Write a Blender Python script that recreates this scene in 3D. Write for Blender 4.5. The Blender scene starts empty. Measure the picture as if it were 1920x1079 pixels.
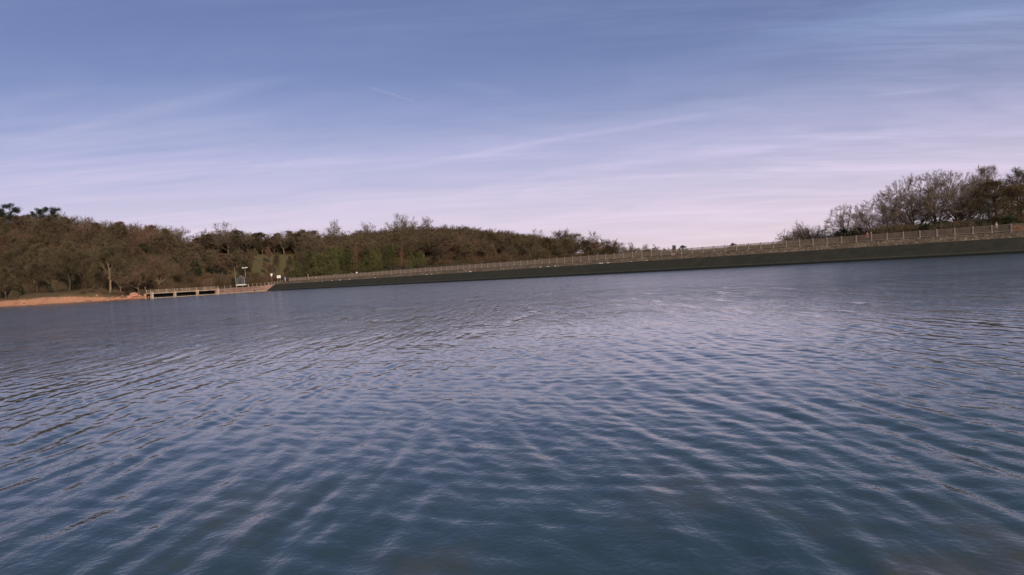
import bpy, math, random
import numpy as np
from mathutils import Vector, Matrix

scene = bpy.context.scene
C = scene.collection
R = math.radians

# ------------------------------------------------------------------ camera
F = 1500.0                       # focal length in pixels of the 1920 px wide picture
CAM_H = 1.35
ROLL = math.atan(0.0577)
PITCH = math.atan(26.3 / F)
cam_d = bpy.data.cameras.new('camera')
cam = bpy.data.objects.new('camera', cam_d)
C.objects.link(cam)
cam_d.sensor_width = 36.0
cam_d.lens = F / 1920.0 * 36.0
cam_d.clip_start = 0.1
cam_d.clip_end = 60000.0
fwd = Vector((0, math.cos(PITCH), -math.sin(PITCH)))
up0 = Vector((0, math.sin(PITCH), math.cos(PITCH)))
rt0 = Vector((1, 0, 0))
up = up0 * math.cos(ROLL) + rt0 * math.sin(ROLL)
rt = rt0 * math.cos(ROLL) - up0 * math.sin(ROLL)
m = Matrix((rt, up, -fwd)).transposed().to_4x4()
m.translation = (0, 0, CAM_H)
cam.matrix_world = m
scene.camera = cam

# ------------------------------------------------------------------ sun, sky, exposure
SUN_EL, SUN_AZ = R(21), R(155)            # azimuth clockwise from +Y: behind the camera, a little to its right
scene.view_settings.view_transform = 'Standard'
scene.view_settings.look = 'None'
scene.view_settings.gamma = 1.0
scene.view_settings.exposure = 0.0
sun_d = bpy.data.lights.new('sun', 'SUN')
sun_d.energy = 3.4
sun_d.angle = R(0.5)
sun_d.color = (1.0, 0.80, 0.62)
sun = bpy.data.objects.new('sun', sun_d)
C.objects.link(sun)
sdir = Vector((math.sin(SUN_AZ) * math.cos(SUN_EL), math.cos(SUN_AZ) * math.cos(SUN_EL), math.sin(SUN_EL)))
sun.rotation_euler = sdir.to_track_quat('Z', 'Y').to_euler()


class NT:
    """small node-tree writer"""
    def __init__(self, tree):
        self.t = tree
        self.n = tree.nodes
        self.l = tree.links

    def node(self, typ, **kw):
        nd = self.n.new(typ)
        for k, v in kw.items():
            setattr(nd, k, v)
        return nd

    def put(self, sock, v):
        if isinstance(v, bpy.types.NodeSocket):
            self.l.new(v, sock)
        elif v is not None:
            if isinstance(v, (tuple, list)) and len(v) == 3 and sock.type == 'RGBA':
                v = (*v, 1)
            sock.default_value = v

    def math(self, op, a, b=None, c=None, clamp=False):
        nd = self.node('ShaderNodeMath', operation=op, use_clamp=clamp)
        for i, v in enumerate((a, b, c)):
            if v is not None:
                self.put(nd.inputs[i], v)
        return nd.outputs[0]

    def smooth(self, v, lo, hi, to0=0.0, to1=1.0):
        nd = self.node('ShaderNodeMapRange', interpolation_type='SMOOTHSTEP')
        for k, x in (('Value', v), ('From Min', lo), ('From Max', hi), ('To Min', to0), ('To Max', to1)):
            self.put(nd.inputs[k], x)
        return nd.outputs[0]

    def mix(self, f, a, b, blend='MIX'):
        nd = self.node('ShaderNodeMix', data_type='RGBA', blend_type=blend)
        self.put(nd.inputs[0], f)
        self.put(nd.inputs[6], a)
        self.put(nd.inputs[7], b)
        return nd.outputs[2]

    def noise(self, vec, scale, detail=4, rough=0.5, dist=0.0, color=False):
        nd = self.node('ShaderNodeTexNoise')
        self.put(nd.inputs['Vector'], vec)
        self.put(nd.inputs['Scale'], scale)
        nd.inputs['Detail'].default_value = detail
        nd.inputs['Roughness'].default_value = rough
        nd.inputs['Distortion'].default_value = dist
        return nd.outputs[1 if color else 0]

    def ramp(self, f, stops):
        nd = self.node('ShaderNodeValToRGB')
        cr = nd.color_ramp
        while len(cr.elements) < len(stops):
            cr.elements.new(0.5)
        for e, (p, c) in zip(cr.elements, stops):
            e.position = p
            e.color = (*c, 1)
        self.put(nd.inputs[0], f)
        return nd.outputs[0]

    def comb(self, x, y, z=0.0):
        nd = self.node('ShaderNodeCombineXYZ')
        for i, v in enumerate((x, y, z)):
            self.put(nd.inputs[i], v)
        return nd.outputs[0]

    def sep(self, v):
        nd = self.node('ShaderNodeSeparateXYZ')
        self.put(nd.inputs[0], v)
        return nd.outputs

    def mapping(self, vec, scale=(1, 1, 1), rot=(0, 0, 0), loc=(0, 0, 0)):
        nd = self.node('ShaderNodeMapping')
        self.put(nd.inputs['Vector'], vec)
        nd.inputs['Scale'].default_value = scale
        nd.inputs['Rotation'].default_value = rot
        nd.inputs['Location'].default_value = loc
        return nd.outputs[0]


def lin(r, g, b):
    f = lambda c: c / 12.92 if c <= 0.04045 else ((c + 0.055) / 1.055) ** 2.4
    return (f(r / 255), f(g / 255), f(b / 255))


world = bpy.data.worlds.new('World')
scene.world = world
world.use_nodes = True
world.node_tree.nodes.clear()
W = NT(world.node_tree)
sky = W.node('ShaderNodeTexSky', sky_type='NISHITA', sun_disc=False)
sky.sun_elevation = SUN_EL
sky.sun_rotation = SUN_AZ
sky.altitude = 60
sky.air_density = 1.0
sky.dust_density = 0.6
sky.ozone_density = 2.5
tc = W.node('ShaderNodeTexCoord')
dx, dy, dz = W.sep(tc.outputs['Generated'])
zc = W.math('MAXIMUM', dz, 0.0)
ZOFF = 0.10
zz = W.math('ADD', zc, ZOFF)
cu = W.math('DIVIDE', dx, zz)           # the ray on a level cloud sheet
cv = W.math('DIVIDE', dy, zz)
sheet = W.comb(cu, cv, 0.0)
SKY_S = 0.1
base = W.mix(1.0, sky.outputs[0], (0.80, 0.63, 0.79), 'MULTIPLY')
# thin cirrus veil, thick towards the horizon
CIR_R = R(31)
streak = W.mapping(sheet, scale=(0.22, 1.5, 1), rot=(0, 0, CIR_R))
n1 = W.noise(streak, 1.0, 7, 0.55, 0.55)
streak2 = W.mapping(sheet, scale=(0.8, 3.6, 1), rot=(0, 0, R(24)), loc=(3, 7, 0))
n2 = W.noise(streak2, 1.0, 8, 0.62, 0.3)
patch = W.noise(W.mapping(sheet, scale=(0.4, 0.5, 1), loc=(11, 4, 0)), 1.0, 3, 0.5)
cir = W.math('MULTIPLY', W.smooth(n1, 0.40, 0.66), W.smooth(patch, 0.38, 0.60, 0.25, 1.1))
cir = W.math('ADD', cir, W.math('MULTIPLY', W.smooth(n2, 0.45, 0.75), 0.28))


def sheet_uv(px, py):
    d = ((px - 960.0) * rt + (539.5 - py) * up + F * fwd).normalized()
    return d.x / (max(d.z, 0) + ZOFF), d.y / (max(d.z, 0) + ZOFF)


def band(a_, b_, width, strength):
    """an old spread-out trail on the cloud sheet between two points"""
    (u0, v0), (u1, v1) = sheet_uv(*a_), sheet_uv(*b_)
    L = math.hypot(u1 - u0, v1 - v0)
    ax, ay = (u1 - u0) / L, (v1 - v0) / L
    a = W.math('ADD', W.math('MULTIPLY', W.math('SUBTRACT', cu, u0), ax), W.math('MULTIPLY', W.math('SUBTRACT', cv, v0), ay))
    c = W.math('ADD', W.math('MULTIPLY', W.math('SUBTRACT', cu, u0), -ay), W.math('MULTIPLY', W.math('SUBTRACT', cv, v0), ax))
    c = W.math('ADD', c, W.math('MULTIPLY', W.math('SUBTRACT', n2, 0.5), width * 1.6))
    q = W.math('DIVIDE', c, width)
    g = W.math('EXPONENT', W.math('MULTIPLY', W.math('MULTIPLY', q, q), -1.0))
    w = W.math('MULTIPLY', W.smooth(a, -0.25 * L, 0.35 * L), W.smooth(a, 0.8 * L, 1.15 * L, 1.0, 0.0))
    return W.math('MULTIPLY', W.math('MULTIPLY', g, w), W.math('MULTIPLY', W.smooth(n2, 0.25, 0.6, 0.35, 1.0), strength))


bands = None
for b in (((60, 262), (520, 152), 0.055, 0.85), ((30, 300), (640, 185), 0.09, 0.5), ((800, 305), (1345, 213), 0.05, 0.7), ((880, 268), (1500, 175), 0.10, 0.35),
          ((1640, 180), (1800, 162), 0.03, 0.5), ((820, 150), (960, 176), 0.05, 0.4), ((1340, 95), (1900, 20), 0.08, 0.45), ((1000, 330), (1700, 250), 0.10, 0.5)):
    x = band(*b)
    bands = x if bands is None else W.math('ADD', bands, x)
veil = W.smooth(dz, 0.0, 0.36, 1.0, 0.0)
veil = W.math('POWER', veil, 1.5)
fib = W.noise(W.mapping(sheet, scale=(1.6, 9.0, 1), rot=(0, 0, R(27)), loc=(1, 9, 0)), 1.0, 9, 0.68, 0.6)
cir = W.math('MULTIPLY', cir, W.smooth(fib, 0.28, 0.68, W.smooth(dz, 0.02, 0.12, 0.85, 0.3), W.smooth(dz, 0.02, 0.12, 1.1, 1.3)))
low = W.math('MULTIPLY', W.math('ADD', cir, bands), 0.43)
blot = W.noise(W.mapping(sheet, scale=(0.5, 0.9, 1), rot=(0, 0, R(20)), loc=(21, 2, 0)), 1.6, 6, 0.6, 0.8)
f = W.math('ADD', W.math('MULTIPLY_ADD', veil, 0.74, W.smooth(blot, 0.3, 0.7, 0.0, 0.22)), W.math('MULTIPLY', low, W.math('SUBTRACT', 0.92, W.math('MULTIPLY', veil, 0.45))), clamp=True)
veil_col = W.ramp(W.math('MULTIPLY', zc, 4.0), [(0.0, lin(236, 217, 226)), (0.3, lin(226, 212, 234)), (0.6, lin(204, 200, 232)), (0.95, lin(150, 165, 204)), (1.0, lin(140, 158, 198))])
vs = W.mix(1.0, veil_col, (1 / SKY_S,) * 3, 'MULTIPLY')
final = W.mix(f, base, vs)
# patchy grey brightness added to the unseen sky overhead, to lighten the water
over = W.math('MULTIPLY', W.smooth(dz, 0.36, 0.62), W.smooth(patch, 0.3, 0.7, 0.30, 0.62))
vo_ = W.mix(1.0, (*lin(176, 190, 206), 1), (1 / SKY_S,) * 3, 'MULTIPLY')
final = W.mix(over, final, vo_)
bg = W.node('ShaderNodeBackground')
W.put(bg.inputs[0], final)
bg.inputs[1].default_value = SKY_S
wo = W.node('ShaderNodeOutputWorld')
W.l.new(bg.outputs[0], wo.inputs[0])

# ------------------------------------------------------------------ helpers
def horizon_y(px):
    return 586.0 - (px + 300.0) * 0.0577


def on(px, Y, z=0.0):
    """world point seen in picture column px (near the horizon) at depth Y and height z"""
    return Vector(((px - 960.0) / F * Y, Y, z))


def zat(px, py, Y):
    """height of a point seen at (px, py) and depth Y"""
    return CAM_H + (horizon_y(px) - py) / F * Y


def px_of(X, Y):
    return 960.0 + F * X / Y


class MB:
    """collects faces and links them as one mesh"""
    def __init__(self):
        self.v, self.f = [], []

    def add(self, vs, fs):
        o = len(self.v)
        self.v += [tuple(p) for p in vs]
        self.f += [tuple(i + o for i in q) for q in fs]

    def box(self, c, s, rz=0.0):
        c = Vector(c)
        hx, hy, hz = s[0] / 2, s[1] / 2, s[2] / 2
        M = Matrix.Rotation(rz, 3, 'Z')
        vs = [c + M @ Vector((x * hx, y * hy, z * hz)) for z in (-1, 1) for x, y in ((-1, -1), (1, -1), (1, 1), (-1, 1))]
        self.add(vs, [(3, 2, 1, 0), (4, 5, 6, 7), (0, 1, 5, 4), (1, 2, 6, 5), (2, 3, 7, 6), (3, 0, 4, 7)])

    def tube(self, pts, rads, n=6, cap=True):
        pts = [Vector(p) for p in pts]
        rings = []
        k = len(pts)
        for i, p in enumerate(pts):
            d = (pts[min(i + 1, k - 1)] - pts[max(i - 1, 0)]).normalized()
            a = d.cross(Vector((0, 0, 1)))
            if a.length < 1e-3:
                a = Vector((1, 0, 0))
            a.normalize()
            b = d.cross(a)
            rings.append([p + (a * math.cos(t) + b * math.sin(t)) * rads[i] for t in (2 * math.pi * j / n for j in range(n))])
        vs = [q for r in rings for q in r]
        fs = [(i * n + j, i * n + (j + 1) % n, (i + 1) * n + (j + 1) % n, (i + 1) * n + j) for i in range(k - 1) for j in range(n)]
        if cap:
            fs += [tuple(range(n))[::-1], tuple(range((k - 1) * n, k * n))]
        self.add(vs, fs)

    def prism(self, prof, a, b):
        """closed profile of 3D points swept from offset a to offset b"""
        n = len(prof)
        a, b = Vector(a), Vector(b)
        vs = [Vector(p) + a for p in prof] + [Vector(p) + b for p in prof]
        self.add(vs, [(i, (i + 1) % n, n + (i + 1) % n, n + i) for i in range(n)] + [tuple(range(n))[::-1], tuple(range(n, 2 * n))])

    def mesh(self, name, mat, smooth=False):
        me = bpy.data.meshes.new(name)
        me.from_pydata(self.v, [], self.f)
        me.materials.append(mat)
        if smooth:
            me.polygons.foreach_set('use_smooth', [True] * len(me.polygons))
        me.update()
        return me

    def build(self, name, mat, parent=None, smooth=False):
        return link(name, self.mesh(name, mat, smooth), parent)


def link(name, me, parent=None, loc=None, rz=None, sc=None):
    o = bpy.data.objects.new(name, me)
    C.objects.link(o)
    if parent is not None:
        o.parent = parent
    if loc is not None:
        o.location = loc
    if rz is not None:
        o.rotation_euler = (0, 0, rz)
    if sc is not None:
        o.scale = (sc, sc, sc) if isinstance(sc, (int, float)) else sc
    return o


def tag(o, label=None, cat=None, group=None, kind=None):
    for k, v in (('label', label), ('category', cat), ('group', group), ('kind', kind)):
        if v:
            o[k] = v
    return o


def thing(name, label, cat, loc=(0, 0, 0), rz=0.0, group=None, sc=None):
    o = bpy.data.objects.new(name, None)
    C.objects.link(o)
    o.empty_display_size = 0.3
    o.location = loc
    o.rotation_euler = (0, 0, rz)
    if sc is not None:
        o.scale = (sc, sc, sc) if isinstance(sc, (int, float)) else sc
    return tag(o, label, cat, group)


def material(name, col, rough=0.85, var=0.0, scale=3.0, obj_var=0.0, spec=0.3, hue=None, bump=0.0, metal=0.0):
    mt = bpy.data.materials.new(name)
    mt.use_nodes = True
    N = NT(mt.node_tree)
    bs = mt.node_tree.nodes['Principled BSDF']
    bs.inputs['Roughness'].default_value = rough
    bs.inputs['Specular IOR Level'].default_value = spec
    bs.inputs['Metallic'].default_value = metal
    t = N.node('ShaderNodeTexCoord')
    c = col
    nz = N.noise(t.outputs['Object'], scale, 5, 0.6)
    if var or hue:
        lo = tuple(x * (1 - var) for x in col)
        hi = hue if hue else tuple(min(1, x * (1 + var)) for x in col)
        c = N.ramp(nz, [(0.32, lo), (0.68, hi)])
    if obj_var:
        oi = N.node('ShaderNodeObjectInfo')
        k = N.smooth(oi.outputs['Random'], 0.0, 1.0, 1 - obj_var, 1 + obj_var)
        c = N.mix(1.0, c, N.comb(k, k, k), 'MULTIPLY')
    N.put(bs.inputs['Base Color'], c)
    if bump:
        bn = N.node('ShaderNodeBump')
        bn.inputs['Strength'].default_value = bump
        N.put(bn.inputs['Height'], nz)
        N.l.new(bn.outputs[0], bs.inputs['Normal'])
    return mt


rng = random.Random(11)

# ------------------------------------------------------------------ plan of the place
TOE_R, TOE_L = Vector((75.8, 119.0)), Vector((-97.5, 318.0))       # water line of the dam
DAM_D = (TOE_R - TOE_L).normalized()                                # along the dam, towards the near end
DAM_N = Vector((-DAM_D.y, DAM_D.x))                                 # away from the water
if DAM_N.y < 0:
    DAM_N = -DAM_N
SP_A, SP_B = on(285, 260).xy, on(412, 283).xy                       # spillway front
WALL = [SP_B, on(490, 315).xy, on(532, 325).xy]


def toe_depth(px):
    k = (px - 960.0) / F
    # (TOE_L + t D) on the ray X = kY
    den = DAM_D.x - k * DAM_D.y
    t = (k * TOE_L.y - TOE_L.x) / den
    return TOE_L.y + t * DAM_D.y


#        px    shore  ridge  ground at ridge
TABLE = [(-1600, 190, 340, 24), (-500, 235, 380, 28), (0, 253, 400, 31), (100, 255, 400, 30), (200, 257, 400, 27), (285, 261, 400, 22),
         (330, 269, 400, 20), (412, 284, 415, 20), (490, 316, 420, 19), (532, 327, 430, 19), (600, 320, 470, 20), (640, 312, 490, 21.5),
         (760, 290, 520, 24), (850, 270, 520, 24), (920, 255, 520, 21), (1000, 240, 510, 15), (1060, 225, 480, 9),
         (1110, 215, 450, 6.5), (1180, 205, 450, 3.5), (1290, 190, 450, 2.2), (1480, 165, 400, 2.2), (1700, 145, 300, 2.6), (2000, 128, 250, 3), (4000, 95, 220, 3)]
TP = np.array(TABLE, float)


_W = []
for _i in range(41):
    _s = _i / 40
    _p = WALL[0] * ((1 - _s) * (1 - 2 * _s)) + WALL[1] * (4 * _s * (1 - _s)) + WALL[2] * (_s * (2 * _s - 1))
    _W.append((960.0 + F * _p.x / _p.y, _p.y + 1.3))
_W = np.array(_W)


def ground(X, Y):
    px = 960.0 + F * X / Y
    S = np.interp(px, TP[:, 0], TP[:, 1])
    D = np.interp(px, TP[:, 0], TP[:, 2])
    Rg = np.interp(px, TP[:, 0], TP[:, 3])
    S = np.where((px > _W[0, 0]) & (px < _W[-1, 0]), np.interp(px, _W[:, 0], _W[:, 1]), S)
    td = np.where((px > 545) & (px < 3000), 1.0, 0.0)
    dep = toe_depth_np(px)
    S = np.where(td > 0, dep + 11.0, S)
    S = S + (1.1 * np.sin(X * 0.23 + 1.0) + 0.7 * np.sin(X * 0.61) + 0.4 * np.sin(X * 1.4)) * np.clip((268 - px) / 15, 0, 1)
    S = S + 4.5 * np.clip((px - 281) / 3, 0, 1) * np.clip((418 - px) / 6, 0, 1)
    u = Y - S
    bank_top = np.interp(px, [-400, 0, 45, 185, 230, 285, 300, 410, 530, 545, 2000], [2.2, 2.5, 4.3, 4.2, 2.5, 1.9, 1.8, 2.2, 2.7, 1.6, 1.6])
    ss = lambda t: np.clip(t, 0, 1) ** 2 * (3 - 2 * np.clip(t, 0, 1))
    b = -2.5 + 2.5 * ss((u + 12) / 12) + bank_top * (0.62 * ss(u / 5.0) + 0.38 * ss((u - 3) / 15.0))
    wall_like = ss((px - 275) / 10) * (1 - ss((px - 535) / 10))
    b = b * (1 - wall_like) + np.where(u > 0.2, bank_top * (0.7 + 0.3 * ss(u / 14.0)), -2.5) * wall_like
    t = (u - 14.0) / np.maximum(D - S - 14.0, 1.0)
    h = b + (Rg - bank_top) * ss(t) * (u > 14)
    return h - np.clip((Y - D - 130) / 500.0, 0, 1) * (Rg - 2) * 0.9


def toe_depth_np(px):
    k = (px - 960.0) / F
    den = DAM_D.x - k * DAM_D.y
    t = (k * TOE_L.y - TOE_L.x) / np.where(abs(den) < 1e-6, 1e-6, den)
    return TOE_L.y + t * DAM_D.y


def gz(p):
    return float(ground(np.array(p[0]), np.array(p[1])))


def gp(px, Y, dz=0.0):
    p = on(px, Y)
    p.z = gz(p) + dz
    return p


def grid_mesh(name, P, mat, smooth=True):
    r, c = P.shape[:2]
    me = bpy.data.meshes.new(name)
    me.vertices.add(r * c)
    me.vertices.foreach_set('co', P.reshape(-1).astype(np.float32))
    i = np.arange(r * c).reshape(r, c)
    q = np.stack([i[:-1, :-1], i[:-1, 1:], i[1:, 1:], i[1:, :-1]], -1).reshape(-1, 4)
    me.loops.add(q.size)
    me.loops.foreach_set('vertex_index', q.reshape(-1).astype(np.int32))
    me.polygons.add(len(q))
    me.polygons.foreach_set('loop_start', np.arange(0, q.size, 4, dtype=np.int32))
    me.update(calc_edges=True)
    me.materials.append(mat)
    me.polygons.foreach_set('use_smooth', [smooth] * len(q))
    return me


# ------------------------------------------------------------------ ground
def ground_material():
    mt = bpy.data.materials.new('ground')
    mt.use_nodes = True
    N = NT(mt.node_tree)
    bs = mt.node_tree.nodes['Principled BSDF']
    bs.inputs['Roughness'].default_value = 0.95
    bs.inputs['Specular IOR Level'].default_value = 0.1
    geo = N.node('ShaderNodeNewGeometry')
    P = geo.outputs['Position']
    x, y, z = N.sep(P)
    nb = N.noise(P, 0.35, 6, 0.65)
    nf = N.noise(P, 2.2, 6, 0.7)
    litter = N.ramp(nb, [(0.3, (0.060, 0.042, 0.024)), (0.55, (0.090, 0.066, 0.034)), (0.75, (0.075, 0.080, 0.028))])
    grass = N.ramp(nf, [(0.3, (0.105, 0.076, 0.038)), (0.7, (0.185, 0.130, 0.066))])
    sand = N.ramp(nf, [(0.25, (0.22, 0.105, 0.058)), (0.45, (0.45, 0.23, 0.128)), (0.62, (0.56, 0.305, 0.19)), (0.8, (0.64, 0.43, 0.31))])
    # meadow on the slope in the middle of the left side
    ex = N.math('DIVIDE', N.math('ADD', x, 128), 52)
    ey = N.math('DIVIDE', N.math('SUBTRACT', y, 388), 44)
    e = N.math('ADD', N.math('MULTIPLY', ex, ex), N.math('MULTIPLY', ey, ey))
    e = N.math('ADD', e, N.math('MULTIPLY', N.math('SUBTRACT', nb, 0.5), 0.5))
    meadow = N.smooth(e, 0.9, 1.1, 1.0, 0.0)
    c = N.mix(meadow, litter, N.ramp(nf, [(0.3, (0.110, 0.090, 0.038)), (0.7, (0.165, 0.130, 0.055))]))
    # grass behind the beach, sand below it
    lo = N.math('ADD', z, N.math('MULTIPLY', N.math('SUBTRACT', nb, 0.5), 2.2))
    c = N.mix(N.smooth(lo, 3.3, 4.2, 1.0, 0.0), c, grass)
    lo2 = N.math('ADD', lo, N.smooth(x, -146, -128, 0.0, 1.15))
    c = N.mix(N.smooth(lo2, 1.8, 2.5, 1.0, 0.0), c, sand)
    wet = N.smooth(z, 0.02, 0.3, 0.45, 1.0)
    c = N.mix(1.0, c, N.comb(wet, wet, wet), 'MULTIPLY')
    N.put(bs.inputs['Base Color'], c)
    bn = N.node('ShaderNodeBump')
    bn.inputs['Strength'].default_value = 0.8
    bn.inputs['Distance'].default_value = 0.5
    N.put(bn.inputs['Height'], nf)
    N.l.new(bn.outputs[0], bs.inputs['Normal'])
    return mt


pxs = np.concatenate([np.arange(-2400, -100, 60), np.arange(-100, 404, 8), np.arange(404, 548, 1.5), np.arange(548, 1400, 8), np.arange(1400, 2100, 20), np.arange(2100, 4600, 80)]).astype(float)
ys = np.concatenate([np.arange(60, 235, 6), np.arange(235, 345, 1.0), np.arange(345, 600, 5), [640, 700, 800, 1000, 1400, 2000, 3500, 6000, 12000]]).astype(float)
PX, YY = np.meshgrid(pxs, ys)
XX = (PX - 960) / F * YY
ZZ = ground(XX, YY)
nzz = np.sin(XX * 0.9 + 1.3 * np.sin(YY * 0.5)) * 0.10 + np.sin(YY * 1.3 + XX * 0.37) * 0.07 + np.sin(XX * 0.21) * 0.15
nzz = nzz + 0.22 * np.sin(XX * 1.9 + 2.1 * np.sin(YY * 0.8)) * np.sin(YY * 2.3 + XX * 0.6) * (YY < 300)
ZZ = ZZ + nzz * np.clip(ZZ + 0.2, 0, 1) * (YY < 700)
tag(link('ground', grid_mesh('ground', np.stack([XX, YY, ZZ], -1), ground_material())), kind='structure')

# ------------------------------------------------------------------ water
def water_material():
    mt = bpy.data.materials.new('water')
    mt.use_nodes = True
    N = NT(mt.node_tree)
    bs = mt.node_tree.nodes['Principled BSDF']
    bs.inputs['Base Color'].default_value = (0.024, 0.052, 0.053, 1)
    bs.inputs['IOR'].default_value = 1.333
    bs.inputs['Specular IOR Level'].default_value = 0.5
    geo = N.node('ShaderNodeNewGeometry')
    P = geo.outputs['Position']
    ln = N.node('ShaderNodeVectorMath', operation='LENGTH')
    N.put(ln.inputs[0], P)
    dist = ln.outputs['Value']
    base_r = N.smooth(dist, 6, 62, 0.06, 0.10)
    fine = N.noise(N.mapping(P, scale=(1.0, 0.55, 1), rot=(0, 0, R(12))), 9.0, 3, 0.5)
    mid = N.noise(N.mapping(P, scale=(1.0, 0.8, 1), rot=(0, 0, R(-20)), loc=(5, 3, 0)), 2.6, 3, 0.55, 0.3)
    big = N.noise(P, 0.12, 3, 0.5)
    gust = N.smooth(big, 0.3, 0.7, 0.75, 1.2)
    h = N.math('ADD', N.math('ADD', N.math('MULTIPLY', N.math('MULTIPLY', fine, N.smooth(dist, 4, 26, 1.0, 0.16)), 0.0062), N.math('MULTIPLY', N.noise(P, 24.0, 2, 0.5), N.smooth(dist, 3, 14, 0.0022, 0.0004))), N.math('MULTIPLY', N.math('MULTIPLY', mid, N.smooth(dist, 7, 24)), 0.011))
    far = N.noise(N.mapping(P, scale=(0.6, 0.30, 1), rot=(0, 0, R(5))), 0.8, 4, 0.65, 0.3)
    grp = N.noise(N.mapping(P, scale=(1.5, 0.22, 1), rot=(0, 0, R(-4)), loc=(2, 8, 0)), 1.0, 5, 0.7, 0.2)
    gust = N.math('MULTIPLY', gust, N.math('ADD', 1.0, N.math('MULTIPLY', N.smooth(grp, 0.36, 0.66, -0.8, 1.7), N.smooth(dist, 9, 25))))
    h = N.math('ADD', h, N.math('MULTIPLY', N.math('MULTIPLY', far, N.smooth(dist, 14, 50)), 0.05))
    h = N.math('MULTIPLY', h, gust)
    N.put(bs.inputs['Roughness'], N.math('ADD', base_r, N.math('MULTIPLY', N.smooth(grp, 0.40, 0.66), N.smooth(dist, 20, 60, 0.0, 0.06))))
    bed = N.noise(N.mapping(P, scale=(1.0, 0.5, 1), loc=(0.4, 0.2, 0)), 0.9, 4, 0.55)
    shal = N.math('MULTIPLY', N.smooth(bed, 0.47, 0.66), N.smooth(dist, 3.2, 7.0, 0.85, 0.0))
    N.put(bs.inputs['Base Color'], N.mix(shal, (0.024, 0.052, 0.053), (0.085, 0.075, 0.040)))
    bn = N.node('ShaderNodeBump')
    bn.inputs['Strength'].default_value = 1.0
    bn.inputs['Distance'].default_value = 1.0
    N.put(bn.inputs['Height'], h)
    N.l.new(bn.outputs[0], bs.inputs['Normal'])
    return mt


def build_water():
    ang = np.concatenate([np.linspace(-180, -44, 30)[:-1], np.linspace(-44, 44, 1150), np.linspace(44, 180, 30)[1:]])
    rr = [0.4]
    while rr[-1] < 520:
        r = rr[-1]
        rr.append(r + (0.00027 * r * r + 0.014 if r > 2.5 else 0.15))
    rr = np.array(rr)
    A, Rr = np.meshgrid(np.radians(ang), rr)
    X, Y = np.sin(A) * Rr, np.cos(A) * Rr
    dr = 0.00027 * Rr * Rr + 0.014
    dt = Rr * R(88) / 1150.0
    calm = 1.0 - 0.6 * np.clip((Rr - 10) / 40.0, 0, 1)
    g = np.random.default_rng(5)
    Z = np.zeros_like(X)
    wx = X + 0.10 * np.sin(Y * 0.9 + 0.4 * X) + 0.06 * np.sin(1.7 * X - 0.8 * Y)
    wy = Y + 0.12 * np.sin(X * 1.1 + 1.0)
    comps = []
    for i in range(26):                                # ripples running across the view
        lam = math.exp(g.uniform(math.log(0.19), math.log(0.60)))
        comps.append((lam, g.normal(R(6), R(7)), 0.0160))
    for i in range(20):                                # cross sea
        lam = math.exp(g.uniform(math.log(0.14), math.log(0.7)))
        comps.append((lam, g.uniform(R(-60), R(80)), 0.0088))
    for i in range(6):
        comps.append((g.uniform(1.2, 2.6), g.uniform(0, math.pi), 0.005))
    for lam, th, s in comps:
        k = 2 * math.pi / lam
        a = s / k
        cr = np.abs(math.cos(th) * np.sin(A) + math.sin(th) * np.cos(A)) + 0.06
        w = np.clip(lam / cr / (2.2 * dr) - 1.0, 0, 1) * np.clip(lam / (2.2 * dt) - 1.0, 0, 1) * calm
        ph = k * (wx * math.cos(th) + wy * math.sin(th)) + g.uniform(0, 6.28)
        sn = np.sin(ph)
        Z += a * w * (sn + 0.18 * np.cos(2 * ph))
    return grid_mesh('water', np.stack([X, Y, Z], -1), water_material())


tag(link('water', build_water()), kind='structure')

# ------------------------------------------------------------------ dam
def along(t, off, z):
    p = TOE_R - DAM_D * t + DAM_N * off        # t metres from the near end towards the far end
    return Vector((p.x, p.y, z))


DAM_LEN = (TOE_R - TOE_L).length
T0, T1 = -70.0, DAM_LEN + 14.0


def strip(profile, mat, name, parent, t0=T0, t1=T1, step=2.0, jit=0.0, seed=1):
    n = int((t1 - t0) / step) + 1
    ts = np.linspace(t0, t1, n)
    P = np.zeros((n, len(profile), 3))
    g = np.random.default_rng(seed)
    for j, (o, z) in enumerate(profile):
        e = g.normal(0, 1, n) * (jit if 0 < j < len(profile) - 1 else jit * 0.3)
        for i, t in enumerate(ts):
            P[i, j] = along(t, o + e[i], z + e[i] * 0.6)
    return link(name, grid_mesh(name, P, mat, smooth=False), parent)


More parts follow.
